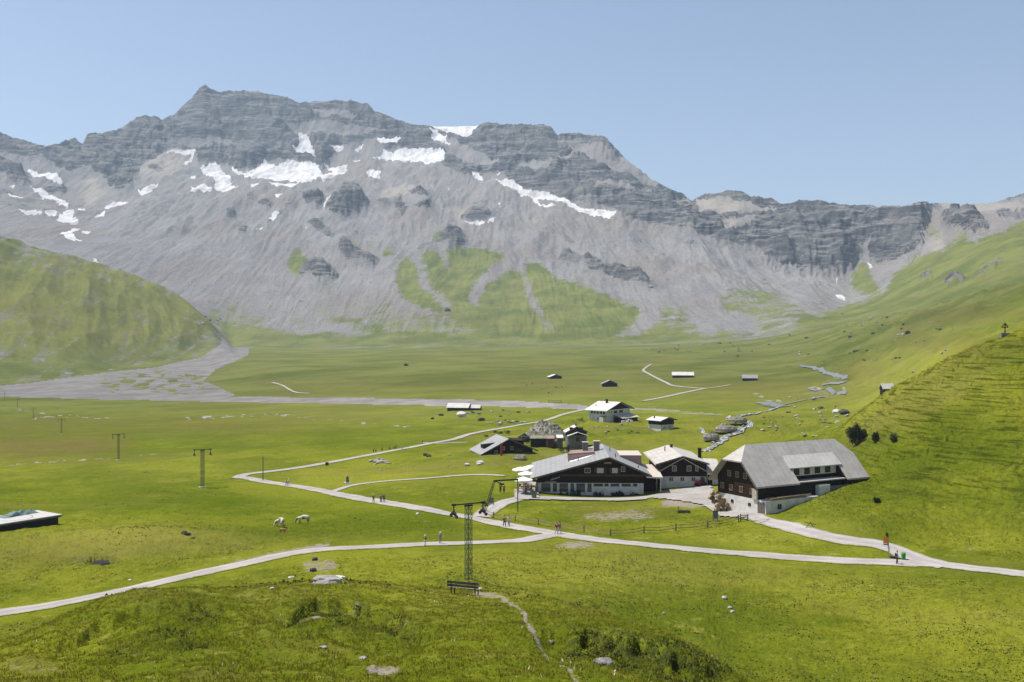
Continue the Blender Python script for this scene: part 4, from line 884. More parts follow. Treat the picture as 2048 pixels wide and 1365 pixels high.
for i in range(4): window(R, n0+1.9+i*2.5, 5.95, 1.25, 1.1, yn-0.05, nx=2, framemat='wood')
MB().prism([(n0+0.004, 1.9, 7.1), (n0+0.004, yn, 7.3), (n0+0.004, yn, 5.8), (n0+0.004, 2.3, 6.6)], (0.15, 0, 0)).build('dormer_cheek', M['pale_wood'], R)
MB().box((n0, 0.4, 4.9), (n1, yn-0.06, 5.1)).build('balcony_floor', M['shingle'], R)
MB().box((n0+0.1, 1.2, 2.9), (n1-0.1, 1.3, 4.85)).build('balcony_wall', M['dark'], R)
# gable windows (wall x = 1.25, looking -x)
for y, z in [(2.4, 3.4), (5.0, 3.4), (7.6, 3.4), (4.0, 5.8), (6.0, 5.8), (8.0, 5.8), (9.8, 3.5)]: window(R, y, z, 0.85, 1.05, 1.25, nx=2, axis='x', s=-1, framemat='tan')
for y, z in [(2.9, 1.4), (7.2, 1.4)]: window(R, y, z, 0.6, 0.5, 1.2, nx=1, axis='x', s=-1, framemat='wood')
for x in (4.2, 10.4): window(R, x, 1.2, 0.8, 0.8, -1.0, nx=1, framemat='wood')
MB().box((1.12, -0.7, -1.0), (1.19, 0.9, 2.4)).build('door', M['greywood'], R)
MB().box((0.9, 0.9, 2.75), (1.22, 2.0, 4.4)).build('hatch', M['pale_wood'], R)
MB().box((14.5, -0.05, 2.2), (17.0, 0.95, 4.3)).build('lean_to', M['plaster'], R)
MB().box((17.3, 0.0, 2.2), (21.5, 0.96, 3.9)).build('shed_wall', M['stonewall'], R)
st_ = MB()
for i in range(6): st_.box((0.2-0.25*i, -0.9, -0.9-0.25*i-0.2), (1.15, 0.7, -0.75-0.25*i))
# planks and logs lying along the ledge of the base
pk = empty('plank_pile', R.matrix_basis @ Vector((7.2, -0.6, 2.71)), th, 'long weathered planks stacked on the white ledge of the big barn', 'planks')
m_ = MB(); random.seed(5)
for i in range(16):
    a = random.uniform(-5.6, -2.5); b_ = a+random.uniform(5, 8); m_.bar((a, -0.35+0.1*(i % 7), 0.08+0.1*(i//4)), (min(b_, 6), -0.35+0.1*(i % 7)+random.uniform(-.1, .1), 0.1+0.1*(i//4)+random.uniform(-.04, .1)), 0.16, 0.07)
m_.build('plank', M['tan'], pk)
# log discs stacked by the gable
random.seed(9)
lq = at(1446, 1010, 172.5); lq.z = gz(lq.x, lq.y)+.15
lp = empty('log_stack', lq, math.radians(20), 'stack of big sawn log rounds beside the gable of the big barn', 'log stack')
for i in range(13):
    x = random.uniform(-1.2, 1.2) ; z = 0.4 + (i//4)*0.75 - 0.1; y = random.uniform(-0.4, 0.5)
    MB().tube((x, y-0.35, z), (x, y+0.35, z), 0.42, 12).build('log_round', M['tan'], lp)
lp2 = empty('log_stack', Vector((lq.x-.9, lq.y+2.6, lq.z+.9)), math.radians(10), 'heap of tan log rounds under the barn eave behind the lower stack', 'log stack')
for i in range(8):
    x = random.uniform(-0.9, 0.9); z = 0.3 + (i//3)*0.7; MB().tube((x, -0.35, z), (x, 0.35, z), 0.38, 12).build('log_round', M['tan'], lp2)

# ---------------- left chalet with asymmetric roof
D3 = 280.0; k = S(D3)
R = empty('chalet', at(1017, 914, D3), math.radians(15), 'dark chalet with long grey roof sloping left and a red banner outside', 'building')
gable_house(R, -6.6, 7.0, 13, 1.0, (0, 5.1), (-8.2, 0.9), (8.4, 1.6), fo=1.0, bo=1.0, base=-2.5, lower='stonewall', roof='slate')
MB().slab([(1.3, -1.2, 4.75), (4.4, -1.2, 4.55), (4.4, 6, 4.65), (1.3, 6, 4.85)], 0.3).build('roof_step', M['wood'], R)
MB().box((1.5, -1.0, 2.6), (4.2, 5.8, 4.4)).build('side_gable', M['wood'], R)
MB().prism([(-6.2, 4.2, 1.9), (-3.0, 4.2, 3.5), (-6.2, 4.2, 3.3)], (0, 3.6, 0)).build('dormer', M['dark'], R)
MB().slab([(-6.6, 4.0, 3.35), (-2.9, 4.0, 3.75), (-2.9, 8.0, 3.75), (-6.6, 8.0, 3.35)], 0.12).build('dormer_roof', M['slate'], R)
for x, z in [(-1.5, 1.9), (1.0, 1.9), (-3.6, 0.9)]: window(R, x, z, 0.9, 1.0, -0.05)
window(R, 3.0, 0.9, 2.2, 1.3, -0.05, nx=3, framemat='shutter')
fl = empty('flag', at(1000.6, 916, 274), 0, 'long red banner hanging on a pole before the chalet with the long grey roof', 'banner')
MB().tube((0, 0, -0.5), (0, 0, 4.4), 0.05).build('pole', M['metal'], fl)
m_ = MB()
for i in range(8): m_.box((0.06, -0.02+0.05*math.sin(i), 0.5+i*0.42), (0.62, 0.02+0.05*math.sin(i), 0.921+i*0.42))
m_.build('cloth', M['red'], fl)

# ---------------- small stone chalet behind the restaurant roof
R = empty('stone_chalet', at(1155, 889, 296), math.radians(4), 'small stone chalet with two stacked whitish gable roofs behind the restaurant', 'building')
gable_house(R, -2.75, 2.85, 6.5, 2.3, (0, 5.15), (-3.4, 3.35), (3.3, 3.55), fo=-0.6, bo=0.8, base=-2, lower='stonewall', upper='wood', roof='whiteroof', y0=0.8)
MB().box((-2.6, -0.2, -2), (2.7, 0.79, 2.6)).build('porch_wall', M['stonewall'], R)
MB().slab([(-3.1, -1.0, 2.55), (0, -1.0, 3.65), (0, 0.74, 3.65), (-3.1, 0.74, 2.55)], 0.2).slab([(0.002, -1.0, 3.65), (3.1, -1.0, 2.65), (3.1, 0.74, 2.65), (0.002, 0.74, 3.65)], 0.2).build('porch_roof', M['whiteroof'], R)
window(R, 0.0, 1.0, 1.0, 1.3, -0.2, nx=2, framemat='wood')
for q in (-1, 1): MB().box((q*1.5-0.45, 2.0, 4.0), (q*1.5+0.45, 4.0, 4.75)).build('dormer', M['wood'], R)
chimney(R, 0.1, 4.2, 4.6, 5.9, 0.5, 'stonewall', False)

# ---------------- white inn further back
D5 = 390.0; k = S(D5)
R = empty('inn', at(1213, 843.5, D5), math.radians(51), 'three storey white inn with pale roof and black timber gable in the middle distance', 'building')
# local x along the gable wall (17 m), y back along ridge
gable_house(R, 0, 17, 8.5, 4.5, (8.7, 7.3), (-1.3, 4.25), (18.6, 4.3), fo=1.2, bo=1.3, base=-3, upper='wood', roof='whiteroof', th=0.3)
for x, w in [(2.0, .5), (3.6, .8)]: window(R, x, 2.9, w, 0.95, 0.0)
window(R, 6.4, 2.9, 2.6, 1.0, 0.0, nx=4, framemat='shutter'); window(R, 10.4, 2.9, 2.6, 1.0, 0.0, nx=4, framemat='shutter')
for y in (1.2, 2.6, 4.1, 5.5, 6.9): window(R, y, 2.9, 0.9, 1.0, 0.0, nx=2, axis='x', s=-1, framemat='shutter', shutters=False)
window(R, 4.0, 0.4, 0.7, 1.1, 0.0, nx=1, axis='x', s=-1)
MB().box((-1.4, -0.3, 1.95), (-0.003, 2.6, 2.1)).build('awning', M['shutter'], R)
MB().box((-1.7, 0.5, -1), (-0.003, 2.3, 1.6)).build('porch', M['plaster'], R)
chimney(R, 7.0, 4.5, 6.0, 8.3, 0.7, 'wood', False); MB().tube((3.0, 7.0, 5.0), (3.0, 7.0, 6.3), 0.15).build('vent_pipe', M['steel_dark'], R)
MB().box((5.0, -3.9, -2), (16.6, -0.003, 1.1)).build('lean_to_wall', M['wood'], R)
MB().slab([(4.6, -4.6, 1.15), (17.2, -4.6, 1.15), (17.2, -0.02, 2.55), (4.6, -0.02, 2.55)], 0.15).build('lean_to_roof', M['beige'], R)

# ---------------- white hut right of the inn
R = empty('hut', at(1332, 861, 352), math.radians(38), 'small hut with black boarding above white base on the slope right of the inn', 'building')
gable_house(R, -2.6, 4.0, 6.0, 2.0, (0.7, 4.6), (-3.4, 3.5), (5.0, 3.5), fo=0.8, bo=0.8, base=-2.5, upper='wood', roof='whiteroof', th=0.2)
for x in (-0.9, 2.0): window(R, x, 0.7, 0.7, 0.7, 0.0)
chimney(R, -1.2, 4.5, 3.8, 4.9, 0.35, 'wood', False)

# ---------------- far barns on the plain
def far_barn(px, py, wpx, dmin, label, along=True, wall='wood', roof='whiteroof', h=1.0, rz=0.0, dark=False, zlift=0):
    p = ground(px, py, dmin); k = S(p.y); L = wpx/k
    R = empty('hay_barn', (p.x, p.y, p.z+zlift), rz, label, 'building', None)
    if along:   # ridge across the view
        dp = L*0.55; ra = MB(); ra.slab([(-L/2, -0.4, 2.0*h), (L/2, -0.4, 2.0*h), (L/2, dp/2, 4.6*h), (-L/2, dp/2, 4.6*h)], 0.25)
        ra.slab([(-L/2, dp/2+.002, 4.6*h), (L/2, dp/2+.002, 4.6*h), (L/2, dp+0.4, 2.0*h), (-L/2, dp+0.4, 2.0*h)], 0.25); ra.build('roof', M[roof], R)
        MB().prism([(-L/2+0.5, 0, -2), (-L/2+0.5, 0, 2.0*h), (-L/2+0.5, dp/2, 4.3*h), (-L/2+0.5, dp, 2.0*h), (-L/2+0.5, dp, -2)], (L-1.0, 0, 0)).build('wall', M[wall], R)
        MB().box((-0.6, -0.06, 0), (0.6, -0.004, 1.7*h)).build('door', M['dark'], R)
    else:
        gable_house(R, -L*0.43, L*0.43, L*0.8, 0.0, (0, 4.6*h), (-L/2, 2.0*h), (L/2, 2.0*h), fo=0.6, bo=0.6, base=-2, upper=wall, roof=roof, th=0.3)
        MB().box((-0.6, -0.12, 0), (0.6, -0.054, 1.7*h)).build('door', M['dark'], R)
    return R
far_barn(1366, 756, 44, 700, 'long pale roofed hay barn near the bent footpath on the plain', rz=math.radians(-8), roof='whiteroof', h=1.05)
far_barn(1500, 762, 31, 650, 'grey roofed hay barn standing rightmost on the open plain', rz=math.radians(-10), roof='slate')
far_barn(1220, 774, 33, 600, 'dark hay barn with a wide gable end behind the white inn', along=False, roof='slate', h=1.05)
far_barn(1112, 758, 27, 650, 'small dark hay barn with low grey roof, farthest left on the plain', along=False, roof='whiteroof', h=0.8, rz=math.radians(12))
far_barn(915, 822, 46, 440, 'broad pale roofed barn beside the gravel river bed', rz=math.radians(-12), h=0.85)
far_barn(950, 821, 22, 440, 'low pale roofed shed attached beside the broad riverside barn', rz=math.radians(-12), h=0.62)
far_barn(1777, 786, 26, 440, 'small pale roofed hut half hidden behind the steep right hill', rz=math.radians(8), h=0.9)
far_barn(812, 732, 9, 800, 'tiny lone dark hut far out on the plain', along=False, roof='greywood', h=0.6)
# sheds by the rocky knoll
def shed(px, py, d, wpx, h, label, roof='beige', wall='dark', rz=0):
    k = S(d); L = wpx/k; R = empty('shed', at(px, py, d), rz, label, 'shed')
    MB().box((-L/2, 0, -1.5), (L/2, 3, h)).build('wall', M[wall], R); MB().slab([(-L/2-0.2, -0.4, h+0.1), (L/2+0.2, -0.4, h+0.1), (L/2+0.2, 3.2, h+0.7), (-L/2-0.2, 3.2, h+0.7)], 0.12).build('roof', M[roof], R); return R
shed(1120, 886, 296, 11, 1.4, 'tiny shed with pale roof left of the stone chalet', 'whiteroof', 'greywood')
shed(1076, 887, 300, 30, 1.4, 'low dark stone shelter with turf roof below the rocky knoll', 'rock_green', 'dark', math.radians(-6))
shed(1101, 888, 297, 13, 1.5, 'small reddish shed with rusty roof beside the turf shelter', 'copper', 'brown')

# ---------------- lattice lift masts
def lattice(mb, a, b, w, r, n):
    a = Vector(a); b = Vector(b); d = (b-a).normalized(); u = d.orthogonal().normalized(); u = Vector((1,0,0)) if abs(d.z) > .9 else Vector((0,1,0)); v = d.cross(u).normalized(); u = v.cross(d)
    cs = [(u*sx+v*sy)*w/2 for sx, sy in ((-1,-1),(1,-1),(1,1),(-1,1))]
    for c in cs: mb.bar(a+c, b+c, r*2)
    L = (b-a).length
    for i in range(n):
        p0 = a+d*(L*i/n); p1 = a+d*(L*(i+1)/n)
        for j in range(4):
            c0, c1 = cs[j], cs[(j+1) % 4]
            if (i+j) % 2: c0, c1 = c1, c0
            mb.bar(p0+c0, p1+c1, r*1.2)
ALONG = math.atan2(-0.47, 0.88)
def make_mast(h, rth, seg):
    R = empty('lift_mast', (0,0,0), 0)
    MB().box((-0.7, -0.45, -1.2), (0.7, 0.45, 0.12)).build('footing', M['concrete'], R)
    for sx in (-1, 1):
        m = MB(); lattice(m, (sx*0.22, 0, 0.1), (sx*0.22, 0, h-0.4), 0.26, rth, seg); m.build('lattice_column', M['mast_green'], R)
    MB().bar((-1.75, 0, h-0.15), (1.75, 0, h-0.15), 0.11, 0.12).bar((-0.45, 0, h-0.33), (0.45, 0, h-0.33), 0.2, 0.16).build('crossbeam', M['steel_dark'], R)
    for sx in (-1, 1):
        g = MB().bar((sx*1.65, 0, h-0.2), (sx*1.65, 0, h-0.75), 0.09).bar((sx*1.65, -0.55, h-1.15), (sx*1.65, 0, h-0.72), 0.10).bar((sx*1.65, 0, h-0.72), (sx*1.65, 0.55, h-1.15), 0.10).box((sx*1.65-0.22, -0.1, h-0.25), (sx*1.65+0.22, 0.1, h-0.04)).build('sheave_arm', M['steel_dark'], R)
        for y, z in ((-0.62, h-1.25), (-0.3, h-1.05), (0.3, h-1.05), (0.62, h-1.25)): MB().tube((sx*1.65-0.09, y, z), (sx*1.65+0.09, y, z), 0.17, 10).build('sheave', M['rubber'], g)
    return R
mast = make_mast(8.1, 0.017, 15)
MLIST = [(937, 1166, 100, 8.1, 'tall green lattice lift mast rising behind the bench in the foreground'),
 (405, 975, None, 77, 'second nearest lattice lift mast, alone in the left meadow'), (237, 920, None, 52, 'third lattice lift mast, beside the muddy stream in the left meadow'),
 (123, 868, None, 30, 'fourth lattice lift mast further out in the left meadow'), (67, 838, None, 22, 'small distant lift mast near the pale gravel strip at left'),
 (35, 817, None, 18, 'tiny distant lift mast, second smallest of the line at left'), (9, 800, None, 16, 'tiniest lift mast at the far left beside the river bed')]
mastfar = make_mast(8.1, 0.026, 10)
for i, (px, py, d, hh, lab) in enumerate(MLIST):
    if i == 0: o = mast; p = at(px, py, d)
    else:
        o = mastfar if i == 1 else copy_tree(mastfar); p = ground(px, py, 150); s = hh/S(p.y)/8.1; o.scale = (s, s, s)
    o.location = p; o.rotation_euler = (0, 0, math.radians(28) if i else math.radians(30)); tag(o, lab, 'lift mast', 'masts of the ski lift')
# loading station jib
R = empty('lift_station', at(969, 1021, 176), 0, 'leaning lattice jib with level beam of the ski lift station by the terrace', 'lift station')
m = MB(); lattice(m, (0, 0, -0.4), (1.75, 1.5, 5.0), 0.32, 0.035, 12); m.build('lattice_leg', M['steel_dark'], R)
MB().bar((1.6, 1.5, 5.0), (6.0, 3.0, 5.05), 0.22, 0.26).bar((1.6, 1.5, 5.0), (2.9, 1.9, 4.5), 0.16).build('beam', M['steel_dark'], R)
g = MB().bar((0.1, 0, 0.5), (0.1, 0, 1.8), 0.16).bar((-0.5, 0, 0.7), (0.1, 0, 1.4), 0.14).bar((0.7, 0, 0.7), (0.1, 0, 1.4), 0.14).build('sheave_arm', M['steel_dark'], R)
MB().tube((5.9, 3.0, -0.9), (5.9, 3.0, 5.0), 0.09).build('post', M['steel_dark'], R)
MB().tube((3.0, 2.0, 4.2), (3.0, 2.0, 4.45), 0.45, 14).build('drive_wheel', M['steel_dark'], R)

# ---------------- bench
pl_, pr_ = ground(906, 1184, 40, 90), ground(954, 1194, 40, 90)
pb_ = at(930, 1189, 66); BZ = gz(pb_.x, pb_.y); print('BENCH', pb_, BZ, pl_, pr_, [round(gz(pb_.x*d/66, d), 2) for d in range(50, 90, 4)])
rzb_ = math.atan2(-1.4, 1.55)*0.55
R = empty('bench', (pb_.x, pb_.y, BZ+0.03), -math.radians(20), 'weathered wooden bench with pale seat in front of the tall lift mast', 'bench')
for x in (-0.85, 0.85):
    MB().bar((x, -0.28, -0.35), (x, -0.36, 0.86), 0.06).bar((x, 0.22, -0.35), (x, 0.22, 0.42), 0.06).bar((x, -0.3, 0.40), (x, 0.26, 0.42), 0.06).build('leg', M['steel_dark'], R)
for z, y in ((0.62, -0.33), (0.84, -0.35)): MB().box((-1.12, y-0.06, z-0.085), (1.12, y-0.022, z+0.085)).build('backrest', M['greywood'], R)
for y in (-0.16, 0.02, 0.20): MB().box((-1.12, y-0.075, 0.435), (1.12, y+0.075, 0.475)).build('seat', M['pale_wood'], R)

# ---------------- fence along the road
FP = [(967,1027),(987,1037),(1031,1043),(1077,1051),(1121,1058),(1168,1065),(1221,1073),(1288,1067),(1352,1062),(1415,1055),(1477,1044)]
wp = [ground(x, y, 120, 240) for x, y in FP]
R = empty('fence', wp[0], 0, 'low wooden rail fence along the road below the restaurant lawn', 'fence')
o0 = wp[0]
for p in wp: q = p-o0; MB().box((q.x-0.08, q.y-0.08, q.z-0.5), (q.x+0.08, q.y+0.08, q.z+1.12)).build('post', M['greywood'], R)
for a, b in zip(wp[:-1], wp[1:]):
    for h in (0.45, 0.9):
        A, B = a-o0, b-o0; m_ = MB(); prev = None
        for i in range(5):
            tt = i/4; q = A.lerp(B, tt)+Vector((0, -0.12, h-0.12*math.sin(math.pi*tt)+0.05*math.sin(7*tt+h)))
            if prev is not None: m_.bar(prev, q, 0.06, 0.10)
            prev = q
        m_.build('rail', M['tan'], R)
p = ground(1478, 1044, 120, 240)
R = empty('gate', p, math.radians(5), 'short dark wooden gate at the right end of the rail fence', 'gate')
for x in (0.25, 1.45): MB().box((x-0.07, -0.07, -0.4), (x+0.07, 0.07, 1.25)).build('post', M['greywood'], R)
for z in (0.35, 0.65, 0.95): MB().box((0.325, -0.03, z), (1.375, 0.03, z+0.12)).build('rail', M['greywood'], R)
MB().bar((0.33, -0.06, 0.3), (1.37, -0.06, 1.1), 0.05).build('brace', M['greywood'], R)
p = ground(1620, 1057, 120, 240)
R = empty('barrier', p, math.radians(-25), 'small tipped dark trestle on the verge below the big barn', 'trestle')
MB().bar((-0.6, 0, 0), (0.1, 0, 0.9), 0.09).bar((0.6, 0.1, 0), (0, 0.1, 0.9), 0.09).build('leg', M['greywood'], R); MB().bar((-0.8, 0.05, 0.85), (0.8, 0.05, 0.6), 0.1).build('beam', M['greywood'], R)

# ---------------- boards, signs, small furniture
def board(px, py, d, w, h, label):
    p = ground(px, py, d-25, d+60); R = empty('information_board', p, math.radians(8), label, 'board')
    MB().box((-w/2, -0.05, 0.35), (w/2, 0.05, h)).build('panel', M['board'], R)
    for x in (-w/2+0.06, w/2-0.06): MB().box((x-0.05, 0.052, -0.4), (x+0.05, 0.14, h)).build('post', M['steel_dark'], R)
    MB().box((-w/2-0.05, -0.12, h+0.003), (w/2+0.05, 0.2, h+0.08)).build('roof', M['steel_dark'], R)
    MB().box((-w/2+0.08, -0.058, 0.42), (w/2-0.08, -0.052, 0.5)).build('caption_strip', M['frame'], R)
board(983, 1012, 176, 0.85, 1.45, 'dark grey information board at the start of the terrace track')
board(1431, 1043, 160, 0.85, 1.6, 'dark grey information board at the edge of the gravel yard')
p = ground(1779, 1117, 100, 180)
R = empty('signpost', p, math.radians(4), 'tall hiking signpost with orange plates at the road fork', 'signpost')
MB().tube((0, 0, -0.3), (-0.35, 0, 3.1), 0.045).build('pole', M['metal'], R)
MB().tube((0.25, 0, -0.3), (-0.2, 0, 2.2), 0.035).build('strut', M['metal'], R)
for z in (1.95, 2.22, 2.49): MB().box((-0.85, -0.07, z), (-0.1, -0.03, z+0.24)).build('sign_plate', M['orange'], R)
MB().box((-0.8, -0.07, 1.72), (-0.1, -0.03, 1.9)).build('sign_plate', M['board'], R)
MB().tube((-0.30, 0, 2.8), (-0.34, 0, 3.25), 0.17, 10).build('lamp', M['steel_dark'], R)
MB().box((0.15, -0.3, -0.1), (0.75, 0.2, 0.25)).build('base_block', M['steel_dark'], R)
p = ground(1807, 1121, 100, 180)
R = empty('litter_bin', p, 0, 'bright green litter bin beside the signpost', 'litter bin')
MB().tube((0, 0, 0.12), (0, 0, 0.85), 0.24, 12, 0.29).build('bucket', M['green'], R); MB().tube((0, 0, 0.853), (0, 0, 0.98), 0.31, 12, 0.22).build('lid', M['green'], R); MB().tube((0.05, 0.1, -0.3), (0.05, 0.1, 0.2), 0.04).build('post', M['steel_dark'], R)
p = ground(526, 962, 150)
R = empty('pole', p, 0, 'lone thin wooden pole beside the bend of the gravel track', 'pole'); MB().tube((0, 0, -0.4), (0, 0, 5.9), 0.13, 8, 0.09).build('shaft', M['greywood'], R); MB().box((-0.16, -0.16, -0.4), (0.16, 0.16, 0.3)).build('socket', M['concrete'], R)
p = ground(695, 967, 150)
R = empty('standing_stone', p, 0, 'upright grey memorial stone on a pale plinth by the small path', 'stone')
MB().prism([(-0.35, -0.2, 0.2), (0.35, -0.2, 0.2), (0.26, -0.2, 1.5), (0.05, -0.2, 1.75), (-0.28, -0.2, 1.45)], (0, 0.4, 0)).build('slab', M['stonewall'], R); MB().prism([(-0.9, -0.7, -0.3), (0.9, -0.7, -0.3), (0.8, -0.6, 0.2), (-0.8, -0.6, 0.2)], (0, 1.2, 0)).build('plinth', M['rock_white'], R)
p = ground(654, 931, 150)
R = empty('box', p, 0, 'small black box on the grass beside the upper track', 'box'); MB().box((-0.4, -0.3, -0.2), (0.4, 0.3, 0.75)).build('body', M['steel_dark'], R); MB().box((-0.45, -0.35, 0.753), (0.45, 0.35, 0.85)).build('lid', M['greywood'], R)
# wayside cross on the right hill
p = ground(2010, 675, 150, 260); 
R = empty('wayside_cross', p, math.radians(-6), 'wayside cross with little roof on a stone block, high on the right hill', 'cross')
MB().box((-0.85, -0.5, -0.6), (0.75, 0.5, 0.85)).build('pedestal', M['stonewall'], R)
MB().box((-0.09, -0.07, 0.86), (0.09, 0.07, 2.7)).box((-0.5, -0.06, 1.95), (-0.092, 0.06, 2.1)).box((0.092, -0.06, 1.95), (0.5, 0.06, 2.1)).build('crucifix', M['wood'], R)
MB().slab([(-0.62, -0.3, 2.1), (0, -0.3, 2.95), (0, 0.3, 2.95), (-0.62, 0.3, 2.1)], 0.08).slab([(0.002, -0.3, 2.95), (0.62, -0.3, 2.1), (0.62, 0.3, 2.1), (0.002, 0.3, 2.95)], 0.08).build('roof', M['wood'], R)
# wood trough in the lawn
p = ground(1368, 1027, 120, 240)
R = empty('trough', p, math.radians(-12), 'long dark wooden trough on the lawn beside the yard', 'trough')
MB().box((-1.1, -0.3, 0.1), (1.1, 0.3, 0.5)).build('basin', M['greywood'], R); MB().box((-1.0, -0.2, 0.503), (1.0, 0.2, 0.53)).build('inner', M['dark'], R)
for x in (-0.8, 0.8): MB().box((x-0.12, -0.25, -0.3), (x+0.12, 0.25, 0.097)).build('leg', M['greywood'], R)
MB().bar((-1.0, 0.4, -0.2), (-1.0, 0.4, 1.2), 0.12).build('spout_post', M['greywood'], R)
# raised platform at the left edge
R = empty('platform', (-76.8, 170.0, -29.65), math.atan2(-0.83, -0.55), 'raised timber platform with circle marking under a teal tarpaulin heap at the left edge', 'platform')
# local +x runs along the front edge away to the left, local -y is the far side
MB().box((0, -7.6, -0.16), (14.5, 0, 0.0)).build('deck', M['concrete'], R)
MB().box((0.1, -7.5, -0.42), (14.4, -0.1, -0.163)).build('beam', M['greywood'], R)
MB().box((0.5, -7.2, -3.0), (14.2, -0.45, -0.43)).build('underdeck_shade', M['dark'], R)  # near-black box added as the shadow under the deck
for x in (0.8, 5, 9.5, 13.8):
    for y in (-7.0, -3.7, -0.6): MB().box((x-0.12, y-0.12, -3.0), (x+0.12, y+0.12, -0.423)).build('leg', M['greywood'], R)
c = MB(); 
for i in range(36):
    a0, a1 = 2*math.pi*i/36, 2*math.pi*(i+1)/36; c.add([(6.5+math.cos(a)*r*0.95, -3.8+math.sin(a)*r, 0.006) for a, r in ((a0, 3.0), (a1, 3.0), (a1, 3.14), (a0, 3.14))], [(0,1,2,3)])
c.build('circle_mark', M['greywood'], R)
tp = MB(); NX, NY = 26, 10; vs = []; 
for i in range(NX+1):
    for j in range(NY+1):
        u, v = i/NX, j/NY; hgt = (0.12+0.75*math.sin(math.pi*v)*math.sin(math.pi*min(1, u*1.05))**0.5)*(0.75+0.5*float(perlin(np.float32(u*7), np.float32(v*3)))) if 0 < j < NY and 0 < i < NX else 0.0
        vs.append((3.0+6.5*u, -2.2+2.0*v+0.4*float(perlin(np.float32(u*4), np.float32(v*2+5))), 0.02+hgt))
tp.add(vs, [(i*(NY+1)+j, i*(NY+1)+j+1, (i+1)*(NY+1)+j+1, (i+1)*(NY+1)+j) for i in range(NX) for j in range(NY)])
TP = tp.build('tarpaulin', M['tarp'], None, True); TP.location = R.matrix_basis @ Vector((-1.8, -5.0, 0.0)); TP.rotation_euler = (0, 0, R.rotation_euler.z+0.1); tag(TP, 'crumpled teal tarpaulin heaped on the raised platform', 'tarpaulin')

# ---------------- sunshades on the terrace
def make_parasol():
    R = empty('parasol', (0,0,0), 0); n = 8; r0 = 1.95
    vs = [(0, 0, 3.05)] + [(r0*math.cos(2*math.pi*(i+.5)/n), r0*math.sin(2*math.pi*(i+.5)/n), 2.42) for i in range(n)] + [(r0*math.cos(2*math.pi*(i+.5)/n), r0*math.sin(2*math.pi*(i+.5)/n), 2.18) for i in range(n)]
    MB().add(vs, [(0, 1+i, 1+(i+1) % n) for i in range(n)] + [(1+i, 1+n+i, 1+n+(i+1) % n, 1+(i+1) % n) for i in range(n)]).build('canopy', M['canvas'], R)
    MB().tube((0, 0, 0), (0, 0, 3.1), 0.04, 8).build('pole', M['metal'], R); MB().tube((0, 0, 0.0), (0, 0, 0.1), 0.35, 10).build('foot', M['concrete'], R); return R
par = make_parasol()
UM = [(1041, 937, 222, 'leftmost white parasol on the terrace, set behind'), (1061, 933, 224, 'white parasol farthest back, nearest the restaurant eave'), (1053, 945.5, 212, 'middle white parasol, between the front one and the rear pair'), (1047, 957, 201, 'front white parasol above the crowded terrace tables')]
for i, (px, py, d, lab) in enumerate(UM):
    o = par if i == 0 else copy_tree(par); q = at(px, py, d); g_ = gz(q.x, q.y)+0.2; o.location = (q.x, q.y, q.z-2.7); o.scale = (1, 1, 1); tag(o, lab, 'parasol', 'white parasols on the terrace')
# ================================================================== people and animals
def skin(name, joints, edges, root, subdiv=1):
    """joints: list of (x,y,z,r); one continuous skinned surface, applied"""
    me = bpy.data.meshes.new(name); me.from_pydata([j[:3] for j in joints], edges, []); o = bpy.data.objects.new(name, me); COL.objects.link(o)
    md = o.modifiers.new('s', 'SKIN'); sd_ = o.modifiers.new('u', 'SUBSURF'); sd_.levels = subdiv; md.use_smooth_shade = True
    for i, j in enumerate(joints):
        sv = me.skin_vertices[0].data[i]; r = j[3]; sv.radius = r if isinstance(r, tuple) else (r, r); sv.use_root = (i == root)
    dg = bpy.context.evaluated_depsgraph_get(); ev = o.evaluated_get(dg); nm = bpy.data.meshes.new_from_object(ev); bpy.data.objects.remove(o)
    nm.name = name; nm.polygons.foreach_set('use_smooth', [True]*len(nm.polygons)); return nm
CLO = {}
def cloth(col):
    k_ = tuple(col)
    if k_ not in CLO: CLO[k_] = simple('cloth', col, 0.85, var=0.12, scale=9)
    return CLO[k_]
SKIN = simple('skin', (0.50, 0.30, 0.21), 0.6, var=0.08)
HAIR = simple('hair', (0.06, 0.04, 0.025), 0.8, var=0.2)
